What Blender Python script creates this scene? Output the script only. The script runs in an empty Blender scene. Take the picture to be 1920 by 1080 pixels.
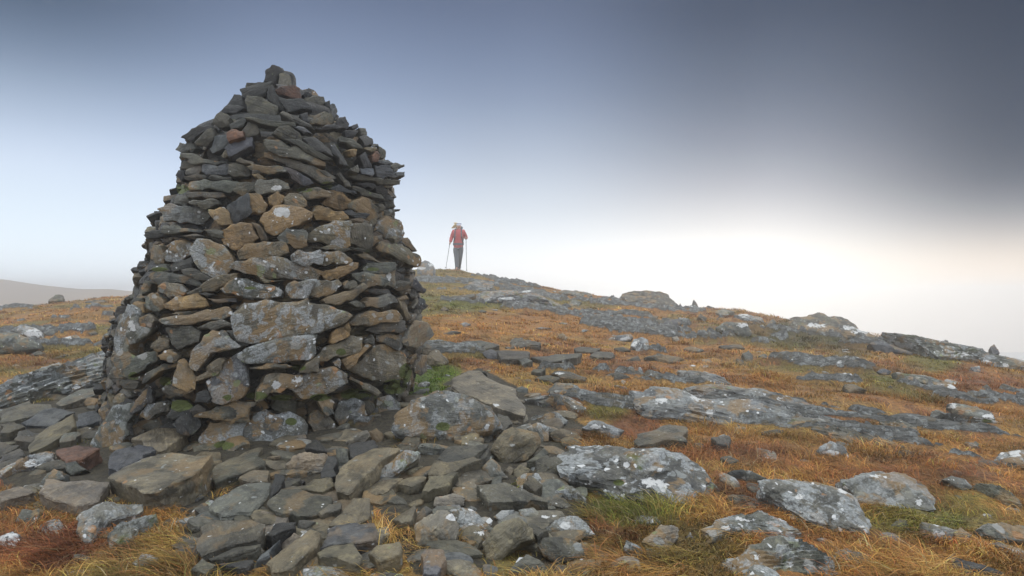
import bpy, math, random
import numpy as np
from mathutils import Vector, Matrix

# ------------------------------------------------------------------ camera
SC = bpy.context.scene
COL = SC.collection
CAMZ = 1.05
F = 1280.0            # focal length in pixels of the 1920 px wide frame
HY = 552.0            # row of the true horizon
cam_d = bpy.data.cameras.new('camera')
cam_d.sensor_width = 36.0
cam_d.lens = 24.0
cam_d.shift_y = 12.0 / 1920.0
cam_d.clip_start = 0.05
cam_d.clip_end = 6000.0
cam = bpy.data.objects.new('camera', cam_d)
cam.location = (0, 0, CAMZ)
cam.rotation_euler = (math.radians(90), 0, 0)
COL.objects.link(cam)
SC.camera = cam

# ------------------------------------------------------------------ render
SC.view_settings.view_transform = 'Standard'
SC.view_settings.look = 'None'
SC.view_settings.exposure = 0.22
SC.view_settings.gamma = 1.0
cy = SC.cycles
cy.max_bounces = 8
cy.diffuse_bounces = 2
cy.glossy_bounces = 2
cy.transmission_bounces = 2
cy.volume_bounces = 6
cy.transparent_max_bounces = 8
cy.use_denoising = True
cy.denoiser = 'OPENIMAGEDENOISE'
cy.denoising_input_passes = 'RGB_ALBEDO_NORMAL'
cy.denoising_prefilter = 'ACCURATE'
cy.use_adaptive_sampling = False

# ------------------------------------------------------------------ world
OVERHEAD, GLOW = 3.4, .03
SUN_EL, SUN_AZ = math.radians(7), math.radians(20)      # azimuth from +Y towards +X
W = bpy.data.worlds.new("World")
SC.world = W
W.use_nodes = True
nt = W.node_tree
nt.nodes.clear()
def N(tree, typ, **kw):
    n = tree.nodes.new(typ)
    for k, v in kw.items():
        setattr(n, k, v)
    return n
def srgb(r, g, b):
    f = lambda c: (c/255/12.92) if c/255 <= 0.04045 else ((c/255+0.055)/1.055)**2.4
    return (f(r), f(g), f(b), 1)
wout = N(nt, 'ShaderNodeOutputWorld')
bg = N(nt, 'ShaderNodeBackground')
tc = N(nt, 'ShaderNodeTexCoord')
sx = N(nt, 'ShaderNodeSeparateXYZ')
nt.links.new(tc.outputs['Generated'], sx.inputs[0])
def wm(op, a, b=None, c=None, clamp=False):
    n = N(nt, 'ShaderNodeMath', operation=op)
    n.use_clamp = clamp
    for i, v in enumerate((a, b, c)):
        if v is None: continue
        if isinstance(v, (int, float)): n.inputs[i].default_value = v
        else: nt.links.new(v, n.inputs[i])
    return n.outputs[0]
el = wm('MULTIPLY', wm('ARCSINE', sx.outputs[2]), 180/math.pi)          # degrees
az = wm('MULTIPLY', wm('ARCTAN2', sx.outputs[0], sx.outputs[1]), 180/math.pi)
elf = wm('DIVIDE', wm('ADD', el, 10.0), 100.0, clamp=True)                # -10..90 deg
# cloudy sky with filter and vignette darkening painted in: one elevation ramp for each of six bearings, (elevation, colour)
SKY = [
 (-60, [(-10,(150,158,170)),(0,(215,222,232)),(10,(215,222,235)),(25,(190,197,210)),(90,(204,202,190))]),
 (-37, [(-10,(215,225,235)),(1,(236,245,252)),(5,(222,238,250)),(9,(205,219,239)),(12,(173,190,213)),(16,(112,130,156)),(20,(66,84,108)),(30,(44,60,82)),(50,(196,195,192)),(90,(204,202,190))]),
 (-17, [(-10,(215,222,232)),(1,(236,243,250)),(5,(224,236,248)),(9,(198,214,238)),(13,(162,180,208)),(18,(122,139,168)),(23,(94,109,138)),(30,(60,74,96)),(50,(196,195,192)),(90,(204,202,190))]),
 (0,   [(-10,(225,228,230)),(1,(250,250,250)),(4,(232,238,243)),(7,(208,218,229)),(11,(172,185,204)),(16,(124,141,169)),(22,(92,107,136)),(30,(60,72,96)),(50,(196,195,192)),(90,(204,202,190))]),
 (19,  [(-10,(240,228,214)),(0,(255,253,244)),(3.2,(250,249,244)),(5.5,(218,219,221)),(8.5,(164,170,182)),(12,(118,129,148)),(16,(84,99,122)),(21,(54,70,96)),(30,(34,46,68)),(50,(196,195,192)),(90,(204,202,190))]),
 (37,  [(-10,(250,222,198)),(-1,(250,226,202)),(2,(236,222,206)),(5,(132,138,148)),(8,(52,68,90)),(12,(42,60,84)),(20,(24,42,68)),(30,(20,36,56)),(50,(190,190,188)),(90,(204,202,190))]),
 (60,  [(-10,(180,170,160)),(0,(190,190,190)),(10,(200,205,212)),(25,(190,197,210)),(90,(190,195,205))]),
]
prev = None
for (a_, stops) in SKY:
    r = N(nt, 'ShaderNodeValToRGB')
    r.color_ramp.interpolation = 'B_SPLINE' if len(stops) > 5 else 'LINEAR'
    e = r.color_ramp.elements
    while len(e) > 1: e.remove(e[-1])
    for i, (d, c) in enumerate(stops):
        p = (d + 10) / 100
        if i == 0:
            e[0].position = p; e[0].color = srgb(*c)
        else:
            k = e.new(p); k.color = srgb(*c)
    nt.links.new(elf, r.inputs[0])
    if prev is None:
        prev = (a_, r.outputs[0])
    else:
        mr = N(nt, 'ShaderNodeMapRange', interpolation_type='SMOOTHSTEP')
        mr.inputs[1].default_value = prev[0]; mr.inputs[2].default_value = a_
        nt.links.new(az, mr.inputs[0])
        mx = N(nt, 'ShaderNodeMix', data_type='RGBA')
        nt.links.new(mr.outputs[0], mx.inputs[0])
        nt.links.new(prev[1], mx.inputs[6]); nt.links.new(r.outputs[0], mx.inputs[7])
        prev = (a_, mx.outputs[2])
sky = N(nt, 'ShaderNodeTexSky', sky_type='NISHITA')
sky.sun_disc = False
sky.sun_elevation = SUN_EL
sky.sun_rotation = SUN_AZ
sky.air_density = 2.0; sky.dust_density = 1.0
bg.inputs[1].default_value = 0.05
nt.links.new(sky.outputs[0], bg.inputs[0])
bg2 = N(nt, 'ShaderNodeBackground')                  # the overcast that hides most of the clear sky
def wmr(v, a, b, c, d):
    n = N(nt, 'ShaderNodeMapRange', interpolation_type='SMOOTHSTEP')
    for i, q in enumerate((v, a, b, c, d)):
        if isinstance(q, (int, float)): n.inputs[i].default_value = q
        else: nt.links.new(q, n.inputs[i])
    return n.outputs[0]
# extra sky brightness added overhead and behind the camera to light the ground
lift = wm('MAXIMUM', wmr(el, 34., 66., 0., 1.), wm('MULTIPLY', wmr(wm('ABSOLUTE', az), 55., 95., 0., .30), wmr(el, -2., 6., 0., 1.)))
lift = wm('ADD', lift, wm('MULTIPLY', wmr(wm('ABSOLUTE', wm('SUBTRACT', el, 1.0)), 0., 6.5, GLOW, 0.), wmr(wm('ABSOLUTE', wm('SUBTRACT', az, 8.)), 20., 80., 1., .45)))
nt.links.new(prev[1], bg2.inputs[0]); nt.links.new(wm('ADD', wm('MULTIPLY', lift, OVERHEAD), 1.0), bg2.inputs[1])
ms = N(nt, 'ShaderNodeMixShader'); ms.inputs[0].default_value = 0.985
nt.links.new(bg.outputs[0], ms.inputs[1]); nt.links.new(bg2.outputs[0], ms.inputs[2])
nt.links.new(ms.outputs[0], wout.inputs[0])

# ------------------------------------------------------------------ sun
sd = bpy.data.lights.new('sun', 'SUN')
sd.energy = 0.5
sd.angle = math.radians(25)
sd.color = (1.0, 0.94, 0.84)
so = bpy.data.objects.new('sun', sd)
dv = Vector((math.sin(SUN_AZ)*math.cos(SUN_EL), math.cos(SUN_AZ)*math.cos(SUN_EL), math.sin(SUN_EL)))
so.rotation_euler = dv.to_track_quat('Z', 'Y').to_euler()
COL.objects.link(so)

# ------------------------------------------------------------------ numpy noise
rng = np.random.default_rng(11)
def _hash(ix, iy, iz):
    h = (ix.astype(np.int64)*374761393 + iy.astype(np.int64)*668265263 + iz.astype(np.int64)*2147483647 + 1013904223) & 0xffffffff
    h = ((h ^ (h >> 13)) * 1274126177) & 0xffffffff
    h = ((h ^ (h >> 16)) * 2246822519) & 0xffffffff
    return ((h ^ (h >> 15)) & 0xffffff) / float(0xffffff)
def vnoise(p):
    i = np.floor(p).astype(np.int64); f = p - i; f = f*f*f*(f*(f*6-15)+10)
    r = 0
    for dx in (0, 1):
        wx = f[:, 0] if dx else 1-f[:, 0]
        for dy in (0, 1):
            wy = f[:, 1] if dy else 1-f[:, 1]
            for dz in (0, 1):
                wz = f[:, 2] if dz else 1-f[:, 2]
                r = r + wx*wy*wz*_hash(i[:, 0]+dx, i[:, 1]+dy, i[:, 2]+dz)
    return r*2-1
def fbm(p, oct=4, gain=.5):
    a, s, t = 1., 0., 0.
    for o in range(oct):
        s = s + a*vnoise(p + 17.3*o); t += a; a *= gain; p = p*2.03
    return s/t
def fbm2(x, y, sc, oct=4, seed=0., gain=.5):
    x = np.asarray(x, float); y = np.asarray(y, float)
    p = np.stack([x.ravel()*sc, y.ravel()*sc, np.full(x.size, seed+.5)], 1)
    return fbm(p, oct, gain).reshape(x.shape)
def sstep(a, b, x):
    t = np.clip((x-a)/(b-a), 0, 1); return t*t*(3-2*t)

# ------------------------------------------------------------------ terrain shape
SKX = np.array([-900, -300, 0, 60, 110, 205, 260, 400, 600, 780, 860, 985, 1140, 1270, 1385, 1480, 1600, 1750, 1830, 1920, 2200, 2900], float)
SKY_ = np.array([590, 578, 571, 566, 560, 551, 549, 533, 512, 499, 503, 523, 551, 569, 577, 594, 612, 641, 655, 676, 730, 800], float)
SKD = np.array([18, 20, 22, 22, 22, 23, 23, 24, 25, 25, 25, 23.5, 20.5, 18.5, 17, 15.5, 14, 12.5, 11.7, 11, 9.5, 8], float)
def terr(x, y, rough=True):
    x = np.asarray(x, float); y = np.asarray(y, float)
    yy = np.maximum(y, 1.6)
    px = 960 + F*x/yy
    S = np.interp(px, SKX, SKY_); D = np.interp(px, SKX, SKD)
    zr = CAMZ - (S-HY)/F*D
    t = yy/D
    z = zr*np.where(t < 1, t**1.35, 1+1.35*(t-1))
    over = np.maximum(0, t-.94)
    z = z - D*.55*over**2/(over+.10)
    z = np.maximum(z, -24 + 0*z)
    if rough:
        z = z + .055*fbm2(x, y, .8, 3, 3.) + .030*fbm2(x, y, 2.6, 3, 9.)*np.clip(yy/4, .5, 1.4) \
              + .10*fbm2(x, y, .33, 2, 21.)*np.clip((yy-5)/6, 0, 1)
    return z
_ys = np.geomspace(1.2, 30, 700)
def ground_hit(px, py):
    u = (px-960)/F; w = -(py-HY)/F
    zz = CAMZ + w*_ys
    zt = terr(u*_ys, _ys)
    k = np.nonzero(zz <= zt)[0]
    if len(k) == 0:
        d = np.argmin(zz-zt); return np.array([u*_ys[d], _ys[d], zt[d]])
    k = max(k[0], 1)
    a = (zz[k-1]-zt[k-1]); b = (zt[k]-zz[k]); s = a/(a+b+1e-9)
    Y = _ys[k-1]+(_ys[k]-_ys[k-1])*s
    return np.array([u*Y, Y, CAMZ+w*Y])
def ray(px, py):
    return np.array([(px-960)/F, 1.0, -(py-HY)/F])
CAM = np.array([0, 0, CAMZ])

# ------------------------------------------------------------------ object helpers
def link(o, parent=None):
    COL.objects.link(o)
    if parent is not None:
        o.parent = parent
        o.matrix_parent_inverse = parent.matrix_basis.inverted()
    return o
def tag(o, label=None, cat=None, group=None, kind=None):
    if label: o['label'] = label
    if cat: o['category'] = cat
    if group: o['group'] = group
    if kind: o['kind'] = kind
    return o
def np_mesh(name, V, faces_list, attrs=None, smooth=True, sharp=None):
    """faces_list: list of int arrays (n,k)"""
    me = bpy.data.meshes.new(name)
    V = np.ascontiguousarray(V, np.float32)
    me.vertices.add(len(V)); me.vertices.foreach_set('co', V.ravel())
    nl = sum(f.size for f in faces_list); nf = sum(len(f) for f in faces_list)
    me.loops.add(nl); me.polygons.add(nf)
    me.loops.foreach_set('vertex_index', np.concatenate([f.ravel() for f in faces_list]).astype(np.int32))
    tot = np.concatenate([np.full(len(f), f.shape[1]) for f in faces_list]).astype(np.int32)
    st = np.concatenate([[0], np.cumsum(tot)[:-1]]).astype(np.int32)
    me.polygons.foreach_set('loop_start', st)
    me.polygons.foreach_set('loop_total', tot)
    me.polygons.foreach_set('use_smooth', np.full(nf, smooth))
    me.update(calc_edges=True)
    if sharp is not None:
        me.set_sharp_from_angle(angle=math.radians(sharp))
    for k, v in (attrs or {}).items():
        v = np.asarray(v, np.float32)
        if v.ndim == 1:
            a = me.attributes.new(k, 'FLOAT', 'POINT'); a.data.foreach_set('value', v)
        elif v.shape[1] == 3:
            a = me.attributes.new(k, 'FLOAT_VECTOR', 'POINT'); a.data.foreach_set('vector', v.ravel())
        else:
            a = me.attributes.new(k, 'FLOAT_COLOR', 'POINT'); a.data.foreach_set('color', v.ravel())
    return me

# ------------------------------------------------------------------ materials
def new_mat(name):
    m = bpy.data.materials.new(name); m.use_nodes = True
    t = m.node_tree; t.nodes.clear()
    out = N(t, 'ShaderNodeOutputMaterial'); b = N(t, 'ShaderNodeBsdfPrincipled')
    t.links.new(b.outputs[0], out.inputs[0])
    return m, t, b, out
class G:
    """small helper to write shader maths"""
    def __init__(s, t): s.t = t
    def put(s, sock, v):
        if isinstance(v, (int, float)): sock.default_value = v
        elif isinstance(v, tuple): sock.default_value = v if len(v) == len(sock.default_value) else (*v, 1)
        else: s.t.links.new(v, sock)
    def m(s, op, a, b=0., clamp=False):
        n = N(s.t, 'ShaderNodeMath', operation=op); n.use_clamp = clamp
        s.put(n.inputs[0], a); s.put(n.inputs[1], b); return n.outputs[0]
    def mr(s, v, a, b, c=0., d=1., kind='SMOOTHSTEP'):
        n = N(s.t, 'ShaderNodeMapRange', interpolation_type=kind)
        for i, q in enumerate((v, a, b, c, d)): s.put(n.inputs[i], q)
        return n.outputs[0]
    def mix(s, f, a, b, mode='MIX'):
        n = N(s.t, 'ShaderNodeMix', data_type='RGBA', blend_type=mode)
        s.put(n.inputs[0], f); s.put(n.inputs[6], a); s.put(n.inputs[7], b); return n.outputs[2]
    def attr(s, name, which):
        n = N(s.t, 'ShaderNodeAttribute'); n.attribute_name = name; return n.outputs[which]
    def noise(s, vec, scale, detail=4., rough=.55, dist=0.):
        n = N(s.t, 'ShaderNodeTexNoise'); n.inputs['Scale'].default_value = scale
        n.inputs['Detail'].default_value = detail; n.inputs['Roughness'].default_value = rough
        n.inputs['Distortion'].default_value = dist
        s.t.links.new(vec, n.inputs['Vector']); return n.outputs[0]
    def voro(s, vec, scale, rnd=1.):
        n = N(s.t, 'ShaderNodeTexVoronoi'); n.inputs['Scale'].default_value = scale
        n.inputs['Randomness'].default_value = rnd
        s.t.links.new(vec, n.inputs['Vector']); return n
    def vec(s, v, sc):
        n = N(s.t, 'ShaderNodeVectorMath', operation='MULTIPLY'); s.t.links.new(v, n.inputs[0]); n.inputs[1].default_value = sc
        return n.outputs[0]
    def vadd(s, v, w):
        n = N(s.t, 'ShaderNodeVectorMath', operation='ADD'); s.t.links.new(v, n.inputs[0]); s.t.links.new(w, n.inputs[1]); return n.outputs[0]
def rock_material():
    m, t, b, out = new_mat('weathered_rock')
    g = G(t)
    rc = g.attr('rc', 'Vector'); tint = g.attr('tint', 'Color')
    lich = g.attr('lich', 'Fac'); white = g.attr('white', 'Fac'); mossa = g.attr('moss', 'Fac')
    warp = N(t, 'ShaderNodeTexNoise'); warp.inputs['Scale'].default_value = 9; warp.inputs['Detail'].default_value = 3
    t.links.new(rc, warp.inputs['Vector'])
    wv = g.vec(warp.outputs[1], (.09, .09, .09)); rw = g.vadd(rc, wv)
    n1 = g.noise(rc, 5, 6, .6); n2 = g.noise(rc, 26, 6, .7); n3 = g.noise(g.vec(rc, (2., 5., 22.)), 3, 5, .65, .6)
    nf = g.noise(rc, 95, 3, .7)
    base = g.mix(g.mr(n1, .3, .7), g.mix(1., tint, (.66, .68, .72), 'MULTIPLY'), g.mix(1., tint, (1.30, 1.24, 1.14), 'MULTIPLY'))
    base = g.mix(g.m('MULTIPLY', g.mr(n3, .42, .62), .20), base, g.mix(1., base, (.42, .43, .46), 'MULTIPLY'))
    base = g.mix(g.m('MULTIPLY', g.mr(n2, .50, .66), .62), base, g.mix(1., base, (2.0, 1.96, 1.80), 'MULTIPLY'))
    nd = g.noise(rw, 11, 5, .68)
    base = g.mix(g.m('MULTIPLY', g.mr(nd, .50, .40), .62), base, g.mix(1., base, (.26, .27, .27), 'MULTIPLY'))
    base = g.mix(g.m('MULTIPLY', g.mr(nd, .56, .64), g.m('MULTIPLY', lich, .45)), base, (.19, .185, .16))
    base = g.mix(g.m('MULTIPLY', g.mr(nf, .40, .28), .65), base, (.014, .014, .015))
    # ochre rock staining
    nr = g.noise(rw, 4.6, 5, .62)
    stain = g.m('MULTIPLY', g.mr(nr, .51, .57), g.mr(lich, .12, .6))
    base = g.mix(g.m('MULTIPLY', stain, .68), base, g.mix(n2, (.10, .062, .026), (.32, .205, .085)))
    # pale grey-green crusts
    v1 = g.voro(rw, 15)
    sepc = N(t, 'ShaderNodeSeparateColor'); t.links.new(v1.outputs['Color'], sepc.inputs[0])
    rad = g.m('MULTIPLY', g.m('MULTIPLY', sepc.outputs[0], lich), .55)
    edge = g.m('SUBTRACT', g.m('ADD', v1.outputs['Distance'], g.m('MULTIPLY', g.m('SUBTRACT', n2, .5), .55)), rad)
    crust = g.mr(edge, .03, -.05)
    ccol = g.mix(g.mr(sepc.outputs[1], .3, .8), (.21, .225, .215), (.29, .29, .27))
    ccol = g.mix(g.mr(sepc.outputs[2], .80, .86), ccol, (.30, .155, .06))
    ccol = g.mix(g.mr(sepc.outputs[2], .14, .08), ccol, (.16, .19, .08))
    base = g.mix(g.m('MULTIPLY', crust, .72), base, ccol)
    base = g.mix(g.m('MULTIPLY', g.m('MULTIPLY', g.mr(nf, .56, .70), g.mr(n1, .40, .60)), g.m('MULTIPLY', lich, .85)), base, (.30, .31, .30))
    # wide pale crusts on the old bedrock
    npl = g.noise(g.vadd(rw, g.vec(rw, (.15, .15, .15))), 7.5, 6, .72)
    pm_ = g.m('MULTIPLY', g.mr(npl, .50, .55), g.mr(lich, .62, .95))
    base = g.mix(g.m('MULTIPLY', pm_, .75), base, g.mix(g.mr(nf, .35, .65), (.15, .165, .165), (.34, .36, .36)))
    # small white crusts
    v2 = g.voro(rw, 34)
    s2 = N(t, 'ShaderNodeSeparateColor'); t.links.new(v2.outputs['Color'], s2.inputs[0])
    r2 = g.m('MULTIPLY', g.mr(s2.outputs[0], .80, 1.0), g.m('MULTIPLY', lich, .42))
    dot = g.mr(g.m('SUBTRACT', v2.outputs['Distance'], r2), .03, -.03)
    dot = g.m('MULTIPLY', dot, g.mr(s2.outputs[0], .78, .82))
    base = g.mix(dot, base, (.50, .51, .50))
    # big white crusts where the attribute says so
    wmask = g.mr(g.m('ADD', white, g.m('ADD', g.m('MULTIPLY', g.m('SUBTRACT', n2, .5), 2.6), g.m('MULTIPLY', g.m('SUBTRACT', nd, .5), 2.8))), .62, .72)
    wmask = g.m('MULTIPLY', wmask, g.mr(white, .02, .12))
    base = g.mix(wmask, base, g.mix(nf, (.34, .35, .34), (.60, .60, .58)))
    # moss
    mm = g.mr(g.m('ADD', mossa, g.m('MULTIPLY', g.m('SUBTRACT', n1, .5), 1.3)), .45, .6)
    mm = g.m('MULTIPLY', mm, g.mr(mossa, .02, .15))
    base = g.mix(mm, base, g.mix(nf, (.022, .032, .006), (.10, .12, .022)))
    t.links.new(base, b.inputs['Base Color'])
    g.put(b.inputs['Roughness'], g.mr(n2, .3, .7, .42, .78))
    b.inputs['Specular IOR Level'].default_value = .42
    hgt = g.m('ADD', g.m('MULTIPLY', n3, .5), g.m('ADD', g.m('MULTIPLY', n2, .55), g.m('MULTIPLY', nf, .16)))
    hgt = g.m('ADD', hgt, g.m('MULTIPLY', g.m('ADD', wmask, crust), .05))
    bp = N(t, 'ShaderNodeBump'); bp.inputs['Strength'].default_value = .85; bp.inputs['Distance'].default_value = .028
    t.links.new(hgt, bp.inputs['Height']); t.links.new(bp.outputs[0], b.inputs['Normal'])
    return m
ROCK = rock_material()

# ------------------------------------------------------------------ stone builder
import bmesh
def ico(sub):
    bm = bmesh.new(); bmesh.ops.create_icosphere(bm, subdivisions=sub, radius=1)
    v = np.array([x.co[:] for x in bm.verts]); f = np.array([[q.index for q in p.verts] for p in bm.faces]); bm.free()
    return v/np.linalg.norm(v, axis=1)[:, None], f
ICO = {k: ico(k) for k in (2, 3, 4, 5, 6)}
TINT = dict(g=(.090,.094,.080), b=(.116,.101,.068), s=(.064,.070,.078), t=(.190,.132,.062), r=(.115,.062,.042),
            d=(.028,.029,.028), p=(.165,.158,.130), w=(.115,.120,.115), k=(.064,.062,.049), n=(.135,.120,.090))
MOSSP = []
WHITE = []       # (px, py, rx, ry) lichen patches, filled below
def poly_R(P, th):
    """distance from origin to star polygon P (n,2) in directions th"""
    n = len(P); best = np.full(len(th), 1e9)
    dx, dy = np.cos(th), np.sin(th)
    for i in range(n):
        a, c = P[i], P[(i+1) % n]; e = c-a
        den = dx*e[1]-dy*e[0]
        den = np.where(np.abs(den) < 1e-9, 1e-9, den)
        s = (a[0]*e[1]-a[1]*e[0])/den
        q = (a[0]*dy-a[1]*dx)/den
        ok = (s > 1e-6) & (q >= -1e-4) & (q <= 1+1e-4)
        best = np.where(ok & (s < best), s, best)
    bad = best > 1e8
    if bad.any(): best[bad] = np.median(best[~bad]) if (~bad).any() else .1
    return best
def stone(poly, ax, ay, n, c0, front, back, p=4., sub=4, tint='g', lich=.5, rough=1., facets=3, moss=0., rnd=None, ledge=.05, layers=0.):
    """poly: (k,2) in the plane (ax, ay) about c0 -> verts, faces, attrs"""
    rnd = rnd or rng
    V, Fc = ICO[sub]
    a, b_, c = V[:, 0], V[:, 1], V[:, 2]
    rho = np.hypot(a, b_); th = np.arctan2(b_, a)
    # area centroid keeps long polygons star shaped
    x, y = poly[:, 0], poly[:, 1]; x1, y1 = np.roll(x, -1), np.roll(y, -1)
    cr = x*y1-x1*y; A = cr.sum()/2
    if abs(A) < 1e-8: cen = poly.mean(0)
    else: cen = np.array([((x+x1)*cr).sum(), ((y+y1)*cr).sum()])/(6*A)
    P = poly-cen
    # principal frame: compress the long axis so that directions are spread evenly
    cov = P.T@P/len(P); w_, U = np.linalg.eigh(cov)
    L = np.sqrt(np.maximum(w_, 1e-6)); Q = (P@U)/L
    R = poly_R(Q, th)
    s = (rho**p + np.abs(c)**p)**(-1/p)
    r2 = rho*s; c2 = c*s
    size = math.sqrt(abs(A))+1e-4
    off = rnd.uniform(-50, 50, 3)
    led = fbm(np.stack([np.cos(th)*1.2+off[0], np.sin(th)*1.2+off[1], c2*3.+off[2]], 1), 3)
    q2 = np.stack([np.cos(th)*R*r2*(1+ledge*led), np.sin(th)*R*r2*(1+ledge*led)], 1)
    loc = (q2*L)@U.T + cen
    uv = q2/np.maximum(R.max(), 1e-6)
    h = np.full(len(V), 1.3)
    for k in range(facets):
        gdir = rnd.uniform(-1, 1, 2); o = rnd.uniform(.7, 1.1)
        h = np.minimum(h, o+uv@gdir*rnd.uniform(.3, 1.15))
    h = np.maximum(h, .12)
    hc = np.where(c2 > 0, front*c2*h, back*c2)
    if layers:      # ledges of split bedrock running along the long axis
        lc = (q2[:, 0]/max(R.max(), 1e-6))*0 + (q2[:, 0]) 
        wv = fbm(np.stack([q2[:, 1]*.5+off[0], lc*.6+off[1], lc*0], 1), 3)
        k = lc*layers + wv*1.6
        saw = k-np.floor(k)
        hc = hc + np.where(c2 > .02, (saw-.5)*front*.30*np.clip(.5+fbm(np.stack([q2[:, 1]+off[2], q2[:, 0]*.7, lc*0], 1), 2)*2, 0, 1)*np.clip(1.2-r2, 0, 1)**.3, 0)
    X = c0 + loc[:, :1]*ax + loc[:, 1:]*ay + hc[:, None]*n
    d1 = fbm(np.stack([loc[:, 0], loc[:, 1], hc], 1)*(2.6/size)+off, 4, .55)
    d2 = 1-np.abs(fbm(np.stack([loc[:, 0], loc[:, 1], hc*2.2], 1)*(5.2/size)+off+9, 3, .6))*2
    nn = (loc-cen)@np.stack([ax, ay]) / size*1.2 + n*(hc/size*1.6)[:, None]
    nn /= (np.linalg.norm(nn, axis=1)[:, None]+1e-6)
    X = X + nn*((d1*.085 + (d2-.6)*.038)*rough*size*min(1, 1.0))[:, None]
    maj = U[:, 1]
    rc = np.stack([loc@maj, loc@U[:, 0], hc], 1)
    ang = rnd.uniform(-.25, .25); ca, sa = math.cos(ang), math.sin(ang)
    # layering (third axis) lies across the short side for flat blocks
    rc = np.stack([rc[:, 0], rc[:, 2], rc[:, 1]*ca+rc[:, 0]*sa], 1) + off
    T = np.array(TINT[tint])*rnd.uniform(.82, 1.18)*np.array([rnd.uniform(.96, 1.05), 1, rnd.uniform(.93, 1.06)])
    at = dict(rc=rc, tint=np.tile(np.append(T, 1), (len(V), 1)), lich=np.full(len(V), lich),
              white=np.zeros(len(V)), moss=np.full(len(V), moss))
    if WHITE:
        d = X-CAM; px = 960+F*d[:, 0]/d[:, 1]; py = HY-F*d[:, 2]/d[:, 1]
        for (wx, wy, rx, ry) in WHITE:
            q = 1-((px-wx)/rx)**2-((py-wy)/ry)**2
            if q.max() > 0:
                at['white'] = np.maximum(at['white'], np.clip(q*1.1, 0, 1)*(c2 > -.2))
        for (wx, wy, rx, ry) in MOSSP:
            q = 1-((px-wx)/rx)**2-((py-wy)/ry)**2
            if q.max() > 0: at['moss'] = np.maximum(at['moss'], np.clip(q*1.1, 0, .9)*(c2 > -.2))
    return X, Fc, at
def jag(P, R, amt=.05):
    out = []
    n = len(P)
    for i in range(n):
        a, c = P[i], P[(i+1) % n]; e = c-a; L = np.hypot(*e)
        out.append(a)
        k = 2 if L > .06 else 1
        nrm = np.array([-e[1], e[0]])/(L+1e-9)
        for j in range(k):
            t = (j+R.uniform(.35, .8))/(k+.15)
            out.append(a+e*t+nrm*R.normal(0, amt)*L)
    return np.array(out)
def merge(parts):
    Vs, Fs, at, o = [], [], {}, 0
    for V, Fc, a in parts:
        Vs.append(V); Fs.append(Fc+o); o += len(V)
        for k, v in a.items(): at.setdefault(k, []).append(v)
    return np.concatenate(Vs), np.concatenate(Fs), {k: np.concatenate(v) for k, v in at.items()}
def stone_obj(name, data, parent=None, sharp=38):
    V, Fc, at = data
    c = V.mean(0).copy()
    me = np_mesh(name, V-c, [Fc], at, True, sharp)
    me.materials.append(ROCK)
    o = bpy.data.objects.new(name, me); o.location = c
    link(o, parent)
    return o
def plane_poly(px, P0, n):
    """project picture outline on the plane (P0, n) -> local polygon + axes"""
    up = np.array([0, 0, 1.]) if abs(n[2]) < .9 else np.array([0, 1., 0])
    ax = np.cross(up, n); ax /= np.linalg.norm(ax); ay = np.cross(n, ax)
    out = []
    for (x, y) in px:
        d = ray(x, y); s = (P0-CAM)@n/(d@n+1e-9); X = CAM+d*s
        out.append([(X-P0)@ax, (X-P0)@ay])
    return np.array(out), ax, ay

REG = dict(A=(260,100,4.32), B=(500,100,4.32), C=(240,330,4.32), D=(520,330,4.32), E=(190,550,3.857), F=(500,550,3.857),
           G=(0,480,3.375), H=(0,760,3.375), I=(350,760,3.375), J=(700,640,3.375), K=(700,820,4.155), L=(1050,780,3.6),
           M=(1450,780,3.6), N=(770,480,4.5), O=(1100,520,3.8575), P=(1480,560,3.857))
def pts(reg, s):
    x0, y0, k = REG[reg]
    return np.array([[x0+float(a)/k, y0+float(b)/k] for a, b in (q.split(',') for q in s.split())])
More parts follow.
